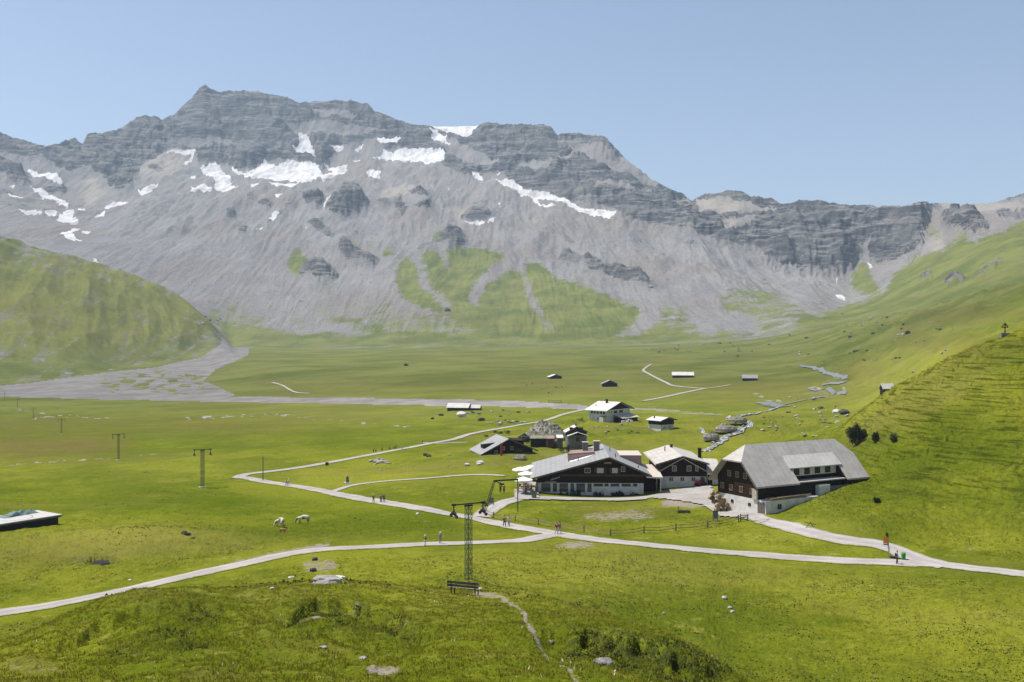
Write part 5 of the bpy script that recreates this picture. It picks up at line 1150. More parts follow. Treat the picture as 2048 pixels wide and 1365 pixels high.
def figure(stride, armbend, lean=0.0):
    s = stride
    J = [(0,0,0.95,(.14,.11)), (0,0,1.15,(.135,.10)), (0,-lean,1.38,(.17,.11)), (0,-lean*1.2,1.50,.06), (0,-lean*1.4,1.60,(.075,.085)), (0,-lean*1.4,1.71,(.07,.085)),
         (.19,-lean,1.42,.052), (.25,-.02+.12*armbend-lean,1.14,.042), (.24,-.22*armbend-.04*s,.90+.1*armbend,.034), (.24,-.27*armbend-.05*s,.82+.1*armbend,.035),
         (-.19,-lean,1.42,.052), (-.25,-.02+.12*armbend-lean,1.14,.042), (-.24,-.22*armbend+.05*s,.90+.1*armbend,.034), (-.24,-.27*armbend+.06*s,.82+.1*armbend,.035),
         (.09,0,.88,.085), (.10,-.22*s,.50,.062), (.10,-.20*s,.08,.042), (.10,-.20*s-.16,.04,(.045,.03)),
         (-.09,0,.88,.085), (-.10,.10*s,.50,.062), (-.10,.34*s,.10,.042), (-.10,.34*s-.15,.05,(.045,.03))]
    E = [(0,1),(1,2),(2,3),(3,4),(4,5),(2,6),(6,7),(7,8),(8,9),(2,10),(10,11),(11,12),(12,13),(0,14),(14,15),(15,16),(16,17),(0,18),(18,19),(19,20),(20,21)]
    body = skin('person', J, E, 0)
    def infl(j, k_): return (j[0], j[1], j[2], tuple(a+k_ for a in j[3]) if isinstance(j[3], tuple) else j[3]+k_)
    sh = [infl(J[i], .018) for i in (0,1,2,6,7,10,11)]; shirt = skin('shirt', sh, [(0,1),(1,2),(2,3),(3,4),(2,5),(5,6)], 0)
    tr = [infl(J[i], .02) for i in (0,14,15,16,18,19,20)]; tr[0] = (0,0,.93,(.155,.125)); trou = skin('trousers', tr, [(0,1),(1,2),(2,3),(0,4),(4,5),(5,6)], 0)
    return body, shirt, trou, lean
FIG = {'walk': figure(1.0, .5), 'stand': figure(0.15, .25), 'hold': figure(0.3, 1.2, .02), 'lean': figure(.8, .8, .08)}
def ball(c, r, n=8, m=6, cut=-1.0):
    mb = MB(); vs = []
    for i in range(m+1):
        a = math.pi*i/m
        for j in range(n): b = 2*math.pi*j/n; vs.append((c[0]+r[0]*math.sin(a)*math.cos(b), c[1]+r[1]*math.sin(a)*math.sin(b), max(c[2]+r[2]*math.cos(a), c[2]+cut*r[2])))
    mb.add(vs, [(i*n+j, i*n+(j+1) % n, (i+1)*n+(j+1) % n, (i+1)*n+j) for i in range(m) for j in range(n)]); return mb
def person(px, py, hpx, face, pose, top, legs, label, hat=None, pack=None, group=None, dmin=90, pos=None, hair=True, tall=1.75, seat=0):
    p = pos or ground(px, py, dmin, 700)
    s = (hpx/S(p.y))/1.78 if hpx else tall/1.78
    s = min(max(s, 0.85), 1.15)
    b, sh, tr, ln = FIG[pose]
    R = bpy.data.objects.new('person', b.copy()); COL.objects.link(R); R.data.materials.append(SKIN)
    R.location = (p.x, p.y, p.z+0.05-seat); R.rotation_euler = (0, 0, face); R.scale = (s, s, s)
    tag(R, label, 'person', group)
    for nm, me, c in (('shirt', sh, top), ('trousers', tr, legs)):
        o = bpy.data.objects.new(nm, me.copy()); o.data.materials.append(cloth(c)); COL.objects.link(o); o.parent = R
    y = -ln*1.4
    if hat: h = ball((0, y, 1.73), (.105, .115, .07), cut=0.0); h.tube((0, y, 1.725), (0, y, 1.74), .17, 12); h.build('hat', cloth(hat), R)
    elif hair: ball((0, y+0.015, 1.735), (.092, .10, .10), cut=-0.3).build('hair', HAIR, R)
    if pack: ball((0, .19-ln, 1.28), (.16, .12, .26)).build('backpack', cloth(pack), R, True)
    sh_ = MB().box((.045, -.22 if pose != 'stand' else -.16, 0.0), (.155, .08 if pose != 'stand' else .1, .09)); 
    return R
TEAL=(.03,.16,.20); BLK=(.02,.02,.024); WHT=(.7,.7,.68); GRY=(.22,.22,.23); MAR=(.13,.03,.03); BEI=(.45,.38,.28); NAV=(.03,.04,.09); LB=(.35,.42,.5)
W_ = math.radians
person(1009,1055,23,W_(20),'walk',TEAL,BLK,'walker in teal jacket and black trousers on the road below the fence',pack=(.02,.05,.12),group=None)
person(1018,1054,22,W_(-10),'walk',WHT,GRY,'walker in white top beside the one in teal jacket')
person(1113,1070,24,W_(40),'lean',MAR,BEI,'hiker in maroon shirt with dark pack on the road fork',pack=BLK)
person(1119,1069,25,W_(30),'walk',(.16,.06,.04),(.4,.36,.3),'hiker in rust brown shirt and pale trousers beside the maroon one',pack=(.1,.03,.02))
person(850,1093,22,W_(150),'walk',BLK,BEI,'walker in black top and pale sun hat on the left road',hat=WHT)
person(880.5,1089,24,W_(200),'stand',GRY,(.3,.29,.27),'walker in grey shirt and white hat on the left road',hat=WHT)
person(747,1007,18,W_(15),'walk',BLK,(.3,.25,.2),'leftmost of three dark clad walkers on the main track',hat=(.4,.36,.3))
person(762,1007,18,W_(5),'stand',BLK,BLK,'middle walker all in black on the main track',pack=BLK)
person(768,1006,19,W_(25),'walk',(.05,.06,.06),BLK,'right one of three dark clad walkers, with grey cap',hat=GRY,pack=BLK)
person(572.5,973,14,W_(60),'walk',(.45,.5,.6),(.3,.35,.42),'left of two pale clad walkers near the track bend')
person(576.5,972,14,W_(60),'lean',WHT,(.35,.4,.5),'right of two pale clad walkers near the track bend',hat=WHT)
person(1001,987,19,W_(180),'stand',BLK,BLK,'person in black standing left under the lift station beam',dmin=150)
person(1008,987,18,W_(170),'stand',(.15,.04,.03),BLK,'person in dark red standing right under the lift station beam',dmin=150)
person(1794,1130,27,W_(70),'hold',BLK,(.10,.10,.14),'hiker in black top and grey trousers beside the signpost',pack=(.06,.05,.05))
for i,(x,y,c,l) in enumerate([(747,906,BLK,'dark walker leading far out on the upper track'),(751.5,906,GRY,'grey walker close behind the leading dark one'),(764,904,MAR,'small maroon clad walker alone on the upper track'),(779,901,BLK,'dark walker halfway along the upper track'),
      (788.5,899.5,NAV,'left of a dark pair on the upper track'),(792,899,BLK,'right of a dark pair on the upper track'),(804,900,WHT,'white clad walker following the dark pair'),(845,889,BLK,'dark walker farthest along the upper track')]):
    person(x,y,9,W_(30*i),'walk',c,BLK if c!=WHT else LB,l,dmin=200)
TERR = [(1036,990,LB,(.4,.36,.3),'woman in pale blue top at the left edge of the terrace','stand'),(1052,988,MAR,BLK,'person in dark red standing between the terrace tables','stand'),(1056,984,(.3,.2,.15),BLK,'person in brown standing at the rear terrace tables','hold'),
        (1060,986,(.5,.4,.35),GRY,'person in beige under the restaurant eave','stand'),(1063,988,BLK,NAV,'person in black near the restaurant corner','hold'),(1072,990,(.2,.05,.04),BLK,'person in red brown beside the restaurant wall','stand'),
        (1048,984,(.12,.1,.1),GRY,'person in dark grey under the front parasol','hold')]
for x,y,c,l,lab,ps in TERR: person(x,y,0,W_(x*37 % 360),ps,c,l,lab,dmin=180,pos=ground(x,y,180,260)+Vector((0,0,.2)))
# tables with benches on the terrace
def make_table():
    R = empty('beer_table', (0,0,0), 0)
    MB().box((-1.1, -0.35, 0.70), (1.1, 0.35, 0.75)).build('table_top', M['tan'], R)
    for x in (-0.85, 0.85): MB().box((x-0.04, -0.3, 0), (x+0.04, 0.3, 0.697)).build('leg', M['steel_dark'], R)
    for y in (-0.75, 0.75): MB().box((-1.1, y-0.13, 0.42), (1.1, y+0.13, 0.46)).box((-0.9, y-0.1, 0), (-0.8, y+0.1, 0.417)).box((0.8, y-0.1, 0), (0.9, y+0.1, 0.417)).build('seat', M['tan'], R)
    return R
tb = make_table()
for i,(x,y,l) in enumerate([(1044,986,'wooden table with benches at the left of the terrace'),(1052,981,'wooden table with benches behind the front parasol'),(1058,990,'wooden table with benches nearest the restaurant corner'),(1046,976,'rearmost wooden table on the terrace')]):
    o = tb if i == 0 else copy_tree(tb); q = ground(x, y, 180, 260); o.location = q+Vector((0,0,.24)); o.rotation_euler = (0,0,.25*i); tag(o, l, 'table', 'tables on the restaurant terrace')
q = ground(1068, 998, 150, 240)
R = empty('waste_container', q+Vector((0,0,.2)), 0, 'green grey container at the front corner of the terrace', 'container')
MB().box((-0.45,-0.45,-.2),(0.45,0.45,1.25)).build('body', simple('sage_plastic',(.12,.16,.10),.7), R); MB().box((-0.5,-0.5,1.253),(0.5,0.5,1.35)).build('lid', M['steel_dark'], R)
# cows
def cow_mesh(graze):
    hz = 0.35 if graze else 1.35
    J = [(0,.75,1.15,(.30,.34)),(0,.2,1.12,(.34,.40)),(0,-.45,1.13,(.31,.38)),(0,-.85,1.2 if not graze else 1.05,(.19,.22)),(0,-1.15,1.36 if not graze else .72,(.12,.15)),(0,-1.28,hz+.05,(.12,.14)),(0,-1.52 if not graze else -1.36,hz-.12 if not graze else .16,(.08,.08)),
         (.2,.78,.85,.16),(.21,.72,.48,.075),(.21,.82,.40,.06),(.21,.78,.05,.05),(-.2,.78,.85,.16),(-.21,.88,.48,.075),(-.21,.98,.40,.06),(-.21,.94,.05,.05),
         (.18,-.55,.82,.13),(.19,-.58,.42,.06),(.19,-.56,.05,.05),(-.18,-.55,.82,.13),(-.19,-.45,.42,.06),(-.19,-.5,.05,.05),(0,1.05,1.3,.05),(0,1.12,.8,.03),(0,1.12,.5,.045),(.16,-1.2,hz+.12,.035),(-.16,-1.2,hz+.12,.035)]
    E = [(0,1),(1,2),(2,3),(3,4),(4,5),(5,6),(0,7),(7,8),(8,9),(9,10),(0,11),(11,12),(12,13),(13,14),(2,15),(15,16),(16,17),(2,18),(18,19),(19,20),(0,21),(21,22),(22,23),(5,24),(5,25)]
    return skin('cow', J, E, 1)
TC = NT('cow_hide'); P_ = TC.obj(); TC.bsdf(TC.mix(TC.ramp(TC.noise(1.1, 2, .4, P_), .50, .54), (.55,.50,.40), (.20,.13,.08)), .8)
CALF = simple('brown_hide', (.30,.16,.08), .8)
for i,(px,py,rz_,g_,s_,mt_,lab) in enumerate([(606,1048,W_(-82),True,1.0,TC.m,'pale cream cow grazing side on in the left meadow'),(565,1056,W_(15),False,1.05,TC.m,'cream and dark cow standing end on in the left meadow'),(558,1053,W_(-25),True,.95,TC.m,'pale cow grazing left of the cow standing end on'),(566,1064,W_(75),False,.55,CALF,'small brown calf lying in front of the end on cow')]):
    q = ground(px, py, 90, 300); o = bpy.data.objects.new('cow', cow_mesh(g_)); o.data.materials.append(mt_); COL.objects.link(o); o.location = (q.x,q.y,q.z-(0 if i<3 else .25)); o.rotation_euler=(0,0,rz_); o.scale=(s_,)*3; tag(o, lab, 'cow' if i<3 else 'calf', 'cattle in the left meadow')

# ================================================================== rocks
def rock_mesh(seed, sub=3, flat=0.6, rough=0.45):
    bm = bmesh.new(); bmesh.ops.create_icosphere(bm, subdivisions=sub, radius=1.0); rs = np.random.default_rng(seed)
    pl_ = [(Vector(rs.normal(size=3)).normalized(), rs.uniform(.55, .9)) for _ in range(9)]
    for v in bm.verts:
        p = v.co.copy()
        for n_, d_ in pl_:
            e_ = p.dot(n_)-d_
            if e_ > 0: p -= n_*e_*0.9
        q = p*1.7; p *= 1+rough*0.35*float(perlin(np.float32(q.x+seed), np.float32(q.y+q.z*1.3)))
        q = p*5; p *= 1+rough*0.12*float(perlin(np.float32(q.x-seed), np.float32(q.y+q.z*1.7)))
        p.z *= flat; v.co = p
    me = bpy.data.meshes.new('boulder'); bm.to_mesh(me); bm.free(); return me
RM = [rock_mesh(s, 3, f) for s, f in ((1,.6),(2,.8),(3,.5),(4,.7),(5,.62),(6,.9))]
def rock(px, py, wpx, mat, label, group=None, dmin=60, hsc=1.0, k_=None, name='boulder', cat='boulder', rot=None, sink=0.25):
    p = ground(px, py, dmin, 2400); r = wpx/S(p.y)/2
    o = bpy.data.objects.new(name, RM[(k_ if k_ is not None else int(px*7+py*3)) % 6].copy()); o.data.materials.append(M[mat]); COL.objects.link(o)
    o.location = (p.x, p.y+r*0.3, p.z+r*hsc*(0.5-sink)); o.scale = (r, r*0.85, r*hsc); o.rotation_euler = (0, 0, (px*1.3+py) % 6.28 if rot is None else rot)
    return tag(o, label, cat, group)
rock(653,1170,66,'rock','large flat pale boulder with grass on top, just below the left road',hsc=.75,k_=2,rot=.1)
rock(670,1160,46,'rock_white','flat pale slab lying on the large pale boulder below the left road',hsc=.4,k_=2,rot=.5)
rock(625,1144,15,'rock_dark','dark square boulder above the large flat pale one',hsc=1.1)
rock(629,1121,16,'rock_dark','dark boulder at the lower edge of the left road')
rock(582,1157,16,'rock_white','small white boulder left of the large flat pale one',hsc=.6)
rock(543,1178,11,'rock_white','small white stone on the brow left of the flat boulders',hsc=.6,dmin=40)
rock(1204,1333,44,'rock','pale jagged boulder at the bottom edge beside the dirt footpath',dmin=25,hsc=.8)
rock(1102,1288,15,'rock','small round stone beside the dirt footpath',dmin=25)
rock(1328,1229,9,'rock','single grey stone in the right foreground meadow')
rock(1449,1198,14,'rock_white','white stone, upper one of three in the right foreground meadow')
rock(1460,1217,9,'rock_white','white stone, middle one of three in the right foreground meadow')
rock(1466,1226,13,'rock','grey stone, lowest one of three in the right foreground meadow')
rock(645,1297,17,'rock_white','small white stone in the middle of the foreground brow',dmin=20,hsc=.6)
rock(725,1318,17,'rock_white','white stone beside the bare gravel patch in the foreground',dmin=20,hsc=.5)
rock(260,1162,9,'rock_white','lone white stone on the left meadow mound')
rock(368,1069,14,'rock_dark','dark stone at the left end of the short row on the meadow mound'); rock(386,1078,9,'rock_dark','dark stone at the right end of the short row on the meadow mound'); rock(375,1071,13,'rock_dark','middle dark stone of the short row on the meadow mound')
rock(835,1030,9,'rock_white','white stone on the verge left of the tall mast')
rock(209,1130,54,'dark','near-black slab standing in for the shaded hollow in the left meadow mound',hsc=.42,k_=2,rot=-.3)  # near-black slab put in for the shade inside the carved hollow
rock(1752,1004,15,'rock_dark','dark stone low on the right hill behind the track') if False else None
# cobble heap by the upper track
for i,(x,y,w) in enumerate([(742,924,12),(752,925,16),(760,927,18),(768,926,16),(774,928,10),(757,921,14),(766,922,12),(750,930,8),(780,928,7)]): rock(x,y,w,'rock','grey boulder in the heap beside the upper track','boulder heap beside the upper track',hsc=.8)
for x,y,w,l in [(761,941,7,'single stone below the boulder heap'),(850,912,12,'dark boulder left of the pair near the upper track end'),(857,914,11,'pale boulder beside the dark one near the upper track end'),(899,911,8,'flat stone right of the boulder pair')]: rock(x,y,w,'rock_dark' if 'dark' in l else 'rock',l)
for x,y,w,l in [(934,940,13,'flat pale boulder, left of two on the lawn before the restaurant'),(961,936,19,'pale boulder, right of two on the lawn before the restaurant'),(924,835,26,'big pale boulder in the middle meadow'),(962,842,20,'dark bushy boulder right of the big pale one'),(882,832,11,'dark boulder left of the big pale one'),(865,839,9,'small dark stone farthest left in the middle meadow')]: rock(x,y,w,'rock_dark' if 'dark' in l else 'rock_white' if 'pale' in l else 'rock',l,dmin=250)
random.seed(21)
def scatter(n, cx, cy, rx, ry, w0, w1, mats, label, group, dmin):
    for i in range(n):
        a = random.random()*6.283; q = math.sqrt(random.random()); rock(cx+rx*q*math.cos(a), cy+ry*q*math.sin(a), random.uniform(w0, w1)**1.0, random.choice(mats), label, group, dmin, random.uniform(.6, 1.0))
scatter(26,985,826,75,9,3,9,['rock','rock_dark','rock_dark','rock_green'],'small rock among those strewn before the gravel river bed','rocks strewn before the river bed',300)
scatter(16,1015,847,45,5,4,12,['rock','rock_green','rock_dark'],'rock beside the upper track near the knoll','rocks beside the upper track end',250)
scatter(60,1600,835,100,42,3,11,['rock','rock_dark','rock','rock_green'],'rock among those scattered on the slope behind the big barn','rocks behind the big barn',250)
scatter(26,1440,700,150,14,3,8,['rock_dark','rock_green'],'dark rock of the belt at the foot of the scree','rocks at the foot of the scree',900)
scatter(44,1740,680,170,55,3,9,['rock_dark','rock'],'rock dotting the far right slope','rocks on the far right slope',400)
scatter(22,1110,778,90,14,2,5,['rock_dark','rock_green'],'small dark rock on the open plain','rocks on the open plain',420)
scatter(14,420,640,40,14,3,8,['rock_dark','rock'],'rock at the mouth of the left gully','rocks at the left gully',1500)
scatter(16,1250,858,60,12,3,10,['rock_green','rock','rock_dark'],'rock on the bumpy ground below the inn','rocks below the inn',230)
for x,y,w,m_,l in [(1641,818,13,'rock_dark','dark boulder by the meadow above the stream'),(1673,826,17,'rock_white','pale boulder of the pair up slope from the stream'),(1692,829,26,'rock_dark','big dark boulder of the pair up slope from the stream'),(1676,849,16,'rock','pale boulder behind the big barn roof'),(1655,869,9,'rock','pale boulder just above the barn ridge'),
   (1712,704,14,'rock_dark','dark boulder on the far right slope'),(1746,668,10,'rock_dark','dark boulder high on the far right slope'),(1816,668,16,'rock_dark','flat dark boulder highest on the far right slope'),(1828,745,9,'rock','lone boulder low on the far right slope'),(895,622,15,'rock_dark','dark pinnacle at the foot of the green slope'),(1305,578,14,'rock_dark','dark boulder at the end of the cliff band')]:
    rock(x,y,w,m_,l,dmin=300,hsc=.9)
# rocky knoll: several big crags
def crag(px, py, wpx, hpx, d, label, mat='rock_green', seed=1, name='rock_outcrop'):
    k = S(d); W2 = wpx/k/2; H = hpx/k; base = at(px, py, d); n = 60
    g = np.linspace(-1, 1, n); GX, GY = np.meshgrid(g, g); r = np.sqrt(GX**2+GY**2)
    prof = np.clip(1-r**1.7, 0, 1)**0.75
    h = H*prof*(0.75+0.4*fbm(GX*1.6+seed*3, GY*1.6, 3)) + prof*H*0.35*ridged(GX*3+seed, GY*3, 4) - 0.8*(r > .97)
    st = 0.9; q = h/st; h = np.where(prof > 0, (np.floor(q)+sstep(.35, 1, q-np.floor(q)))*st*.7+h*.3, h)
    v = np.stack([GX.ravel()*W2+.35*fbm(GX.ravel()*4, h.ravel()*.6, 2)*1.5, GY.ravel()*W2*.8, h.ravel()-0.5], 1); idx = np.arange(n*n).reshape(n, n)
    f = np.stack([idx[:-1,:-1], idx[:-1,1:], idx[1:,1:], idx[1:,:-1]], -1).reshape(-1, 4)
    o = np_mesh(name, v, f, M[mat], False); o.location = (base.x, base.y+W2*.6, base.z); return tag(o, label, 'rock outcrop')
T = NT('knoll_rock'); P_ = T.obj(); g_ = T.n('ShaderNodeNewGeometry'); sn_ = T.n('ShaderNodeSeparateXYZ'); T.lk(g_.outputs['True Normal'], sn_.inputs[0])
c_ = T.mix(T.ramp(T.noise(.5, 5, .7, P_), .35, .65), (.20,.175,.15), (.42,.38,.34)); c_ = T.mix(T.math('MULTIPLY', T.ramp(sn_.outputs['Z'], .55, .85), T.ramp(T.noise(.4, 4, .6, P_), .38, .55)), c_, (.13,.145,.03))
T.bsdf(c_, .95, bump=T.noise(3, 5, .7, P_), bstr=.7, bdist=.15); M['knoll'] = T.m
crag(1092, 876, 92, 34, 318, 'rugged rocky knoll between the chalets', 'knoll', 2)
crag(1066, 872, 36, 15, 312, 'smaller outcrop at the left foot of the rocky knoll', 'knoll', 5)
crag(1103, 884, 34, 15, 300, 'grassy rock hump in front of the rocky knoll', 'knoll', 7)
crag(1478, 838, 40, 9, 372, 'rough overhanging bank above the rapids', 'knoll', 9)
crag(1425, 872, 34, 11, 300, 'rough turf and rock bank left of the rapids', 'knoll', 4)
crag(1455, 856, 46, 11, 330, 'turf topped bank between the two streams', 'knoll', 12)
crag(1005, 880, 34, 8, 290, 'rough mound behind the chalet with the long roof', 'knoll', 3)
crag(1048, 876, 26, 11, 305, 'dark hollow bank left of the rocky knoll', 'rock_dark', 8)
crag(1040, 914, 30, 8, 262, 'low grassy crag in front of the chalet with the long roof', 'knoll', 6)

# ================================================================== rapids and ponds
TW = NT('stream_water'); P_ = TW.pos(); wn = TW.ramp(TW.noise(.9, 5, .75, P_), .50, .58)
TW.bsdf(TW.mix(wn, (.09,.09,.08), (.6,.6,.58)), TW.ramp(wn, 0, 1, .12, .6), bump=TW.noise(2.5, 4, .7, P_), bstr=.6, bdist=.1, spec=.6)
TP_ = NT('pond_water'); TP_.bsdf((.17,.17,.165), .3, bump=TP_.noise(1.5, 3, .6, TP_.pos()), bstr=.15, bdist=.03, spec=.4)
def water(pts, w, label, mat, lift=.12):
    wpts = [ground(px, py, 150, 1500) for px, py in pts]; ln = catmull([Vector((p.x, p.y, 0)) for p in wpts], 1.2); n = len(ln); vs = []; NW = 5
    for i, p in enumerate(ln):
        t = (ln[min(i+1, n-1)]-ln[max(i-1, 0)]).normalized(); s = Vector((t.y, -t.x, 0)); ww = w*(1+.5*float(perlin(np.float32(i*.17), np.float32(w))))
        for j in range(NW): q = p+s*((j/(NW-1)-.5)*ww); vs.append((q.x, q.y, lift+.0006*p.y))
    vs = np.array(vs); vs[:, 2] += gza(vs[:, 0], vs[:, 1])
    o = np_mesh('stream', vs, [(i*NW+j, i*NW+j+1, (i+1)*NW+j+1, (i+1)*NW+j) for i in range(n-1) for j in range(NW-1)], mat, True); tag(o, label, None, None, 'structure')
water([(1456,836),(1475,842),(1496,848),(1500,853),(1482,862),(1460,872),(1448,880),(1436,890),(1418,900),(1408,904)], 2.2, 'white rushing stream', TW.m)
water([(1400,858),(1412,870),(1420,882),(1436,890)], 1.2, 'thin side stream', TW.m)
water([(1524,806),(1545,811),(1562,815)], 9, 'small blue pond', TP_.m)
water([(1562,814),(1540,822),(1512,829),(1482,833),(1456,836)], 1.8, 'thin stream joining pond and rapids', TW.m)
water([(1690,790),(1650,795),(1600,803),(1562,812)], 1.6, 'thin stream feeding the pond', TP_.m)
water([(1600,733),(1630,738),(1652,746),(1672,753),(1690,760)], 4, 'braided stream on the plain', TP_.m)
water([(1690,766),(1665,768),(1645,771)], 3.5, 'braided stream on the plain', TP_.m)
water([(1620,778),(1660,781),(1690,788)], 3, 'braided stream on the plain', TP_.m)
random.seed(4)
for i in range(46):
    t_ = random.random(); pts = [(1456,836),(1498,850),(1460,872),(1436,890),(1410,904)]; s_ = t_*4; j = min(3, int(s_)); u = s_-j
    x = pts[j][0]*(1-u)+pts[j+1][0]*u+random.uniform(-9, 9); y = pts[j][1]*(1-u)+pts[j+1][1]*u+random.uniform(-4, 4)
    rock(x, y, random.uniform(3, 8), random.choice(['rock_white','rock','rock_dark']), 'rock in the bed of the rapids', 'rocks in the rapids', 230)

# ================================================================== shrubs
def leafmat(name, a, b):
    T = NT(name); P = T.obj(); c = T.mix(T.ramp(T.noise(2.5, 4, .7, P), .3, .7), a, b); T.bsdf(c, .8, spec=.2); return T.m
M['conifer'] = leafmat('dark_needles', (.018,.030,.012), (.045,.060,.018)); M['leaf'] = leafmat('shrub_leaves', (.05,.075,.018), (.09,.12,.03))
def bush(px, py, wpx, hpx, d, label, mat='conifer', n=1500, name='shrub', spires=3, seed=0, pos=None):
    k = S(d) if d else None; p = pos or (at(px, py, d)); k = S(p.y); W2, H = wpx/k/2, hpx/k; rs = np.random.default_rng(seed+int(px)); R = empty(name, p, 0, label, 'shrub')
    tr = MB()
    for i in range(spires):
        x = rs.uniform(-.6, .6)*W2; tr.tube((x*.4, 0, -.4), (x, rs.uniform(-.3, .3)*W2, H*rs.uniform(.5, .8)), .09, 6, .03)
    tr.build('stem', M['brown'], R)
    cs = [(rs.uniform(-.75, .75)*W2, rs.uniform(-.5, .5)*W2, H*rs.uniform(.25, .62), W2*rs.uniform(.25, .5), H*rs.uniform(.25, .4)) for _ in range(7)]
    vs = []; ls = max(.12, .03*W2*2)
    for i in range(n):
        c = cs[rs.integers(len(cs))]; v_ = rs.normal(size=3); v_ /= np.linalg.norm(v_); rr_ = rs.uniform(.55, 1.05)
        q = np.array([c[0], c[1], c[2]])+v_*np.array([c[3], c[3], c[4]])*rr_; q[2] = max(q[2], .02)
        a = rs.normal(size=3); a /= np.linalg.norm(a); b_ = np.cross(a, rs.normal(size=3)); b_ /= np.linalg.norm(b_); s_ = ls*rs.uniform(.6, 1.5)
        vs += [q-a*s_, q+b_*s_*.6, q+a*s_, q-b_*s_*.6]
    o = np_mesh('crown', np.array(vs), np.arange(len(vs)).reshape(-1, 4), M[mat]); o.parent = R; return R
def gp(px, py, a=100, b=400): return ground(px, py, a, b)
bush(1712,893,48,44,0,'large dark mountain pine bush on the hill above the big barn',pos=gp(1712,888,180,300),n=3800)
bush(1749,896,17,26,0,'small upright dark pine bush right of the large one',pos=gp(1749,886,150,300),n=1100)
bush(1786,884,26,22,0,'loose green shrub on the hill right of the dark pine bushes','leaf',pos=gp(1786,884,150,300),n=900)
bush(1752,1005,17,11,0,'low dark juniper cushion on the slope below the pines',pos=gp(1752,1005,120,300),n=900)
bush(1640,830,1,1,0,'x',pos=gp(1640,830),n=4) if False else None
for i,(x,w,h) in enumerate([(1128,20,13),(1150,26,16),(1197,24,15),(1231,20,13),(1243,16,15),(1268,20,11)]):
    bush(x,994.5,w,h,0,['dark potted shrub','bushy dark flower shrub','wide dark shrub','dark round shrub','taller dark shrub','last dark shrub'][i]+' before the restaurant wall, '+['leftmost of six','second of six from left','third of six from left','fourth of six from left','fifth of six from left','rightmost of six'][i],pos=at(x,995,203.6),n=420)
bush(1136,905,30,14,0,'dark shrub behind the left roof edge of the restaurant',pos=gp(1130,905,220,300),n=700)
for i,(x,y,w) in enumerate([(1000,868,14),(1012,868,18),(990,866,10),(972,874,8)]): bush(x,y+3,w,w*.55,0,'bushy green shrub behind the long roofed chalet, '+['inner left','biggest','outer left','smallest'][i],'leaf',pos=gp(x,y,285,400),n=260)
bush(1168,850,16,8,0,'low shrub left of the white inn','leaf',pos=gp(1160,842,300,500),n=200)
# tractor parked by the farmhouse, tables by the inn
p = ground(1400,973,150,260)
R = empty('tractor', p+Vector((0,0,.15)), W_(15), 'small red tractor parked against the white farmhouse wall', 'tractor')
MB().box((-.9,-.35,.5),(.25,.35,1.0)).build('bonnet', M['red'], R); MB().box((.2,-.42,.55),(1.0,.42,1.05)).build('body', M['steel_dark'], R)
MB().box((.3,-.4,1.06),(.95,.4,1.75)).build('cab', M['glass'], R)
for x,r_ in ((-.7,.32),(.65,.5)):
    for y in (-.55,.55): MB().tube((x,y-.12,r_-.1),(x,y+.12,r_-.1),r_,14).build('wheel', M['rubber'], R)
for i,(x,y) in enumerate([(1247,846),(1254,848),(1261,845),(1250,851),(1257,843)]):
    q = at(x,y,378); R = empty('garden_table', q, .4*i, 'white garden table on the terrace in front of the inn lean-to', 'table', 'white tables before the inn')
    MB().tube((0,0,.68),(0,0,.74),.55,12).build('table_top', M['canvas'], R); MB().tube((0,0,-.6),(0,0,.68),.06).build('leg', M['canvas'], R)
    for q_ in range(3): a=q_*2.1+i; MB().box((math.cos(a)*.95-.22,math.sin(a)*.95-.22,.35),(math.cos(a)*.95+.22,math.sin(a)*.95+.22,.42)).box((math.cos(a)*1.12-.22,math.sin(a)*1.12-.03,-.4),(math.cos(a)*1.12+.22,math.sin(a)*1.12+.03,.8)).build('chair', M['canvas'], R)
# footbridge over the river bed
p = ground(1110,806,350,900)
R = empty('footbridge', p, W_(0), 'little dark footbridge across the far gravel river bed', 'footbridge')
MB().box((-4,-.5,.3),(4,.5,.5)).build('deck', M['greywood'], R)
for x in (-3.8,3.6): MB().box((x,-.5,-1),(x+.2,.5,2.0)).build('post', M['greywood'], R)
MB().box((-3.6,-.5,1.3),(3.6,-.4,1.45)).build('handrail', M['greywood'], R)

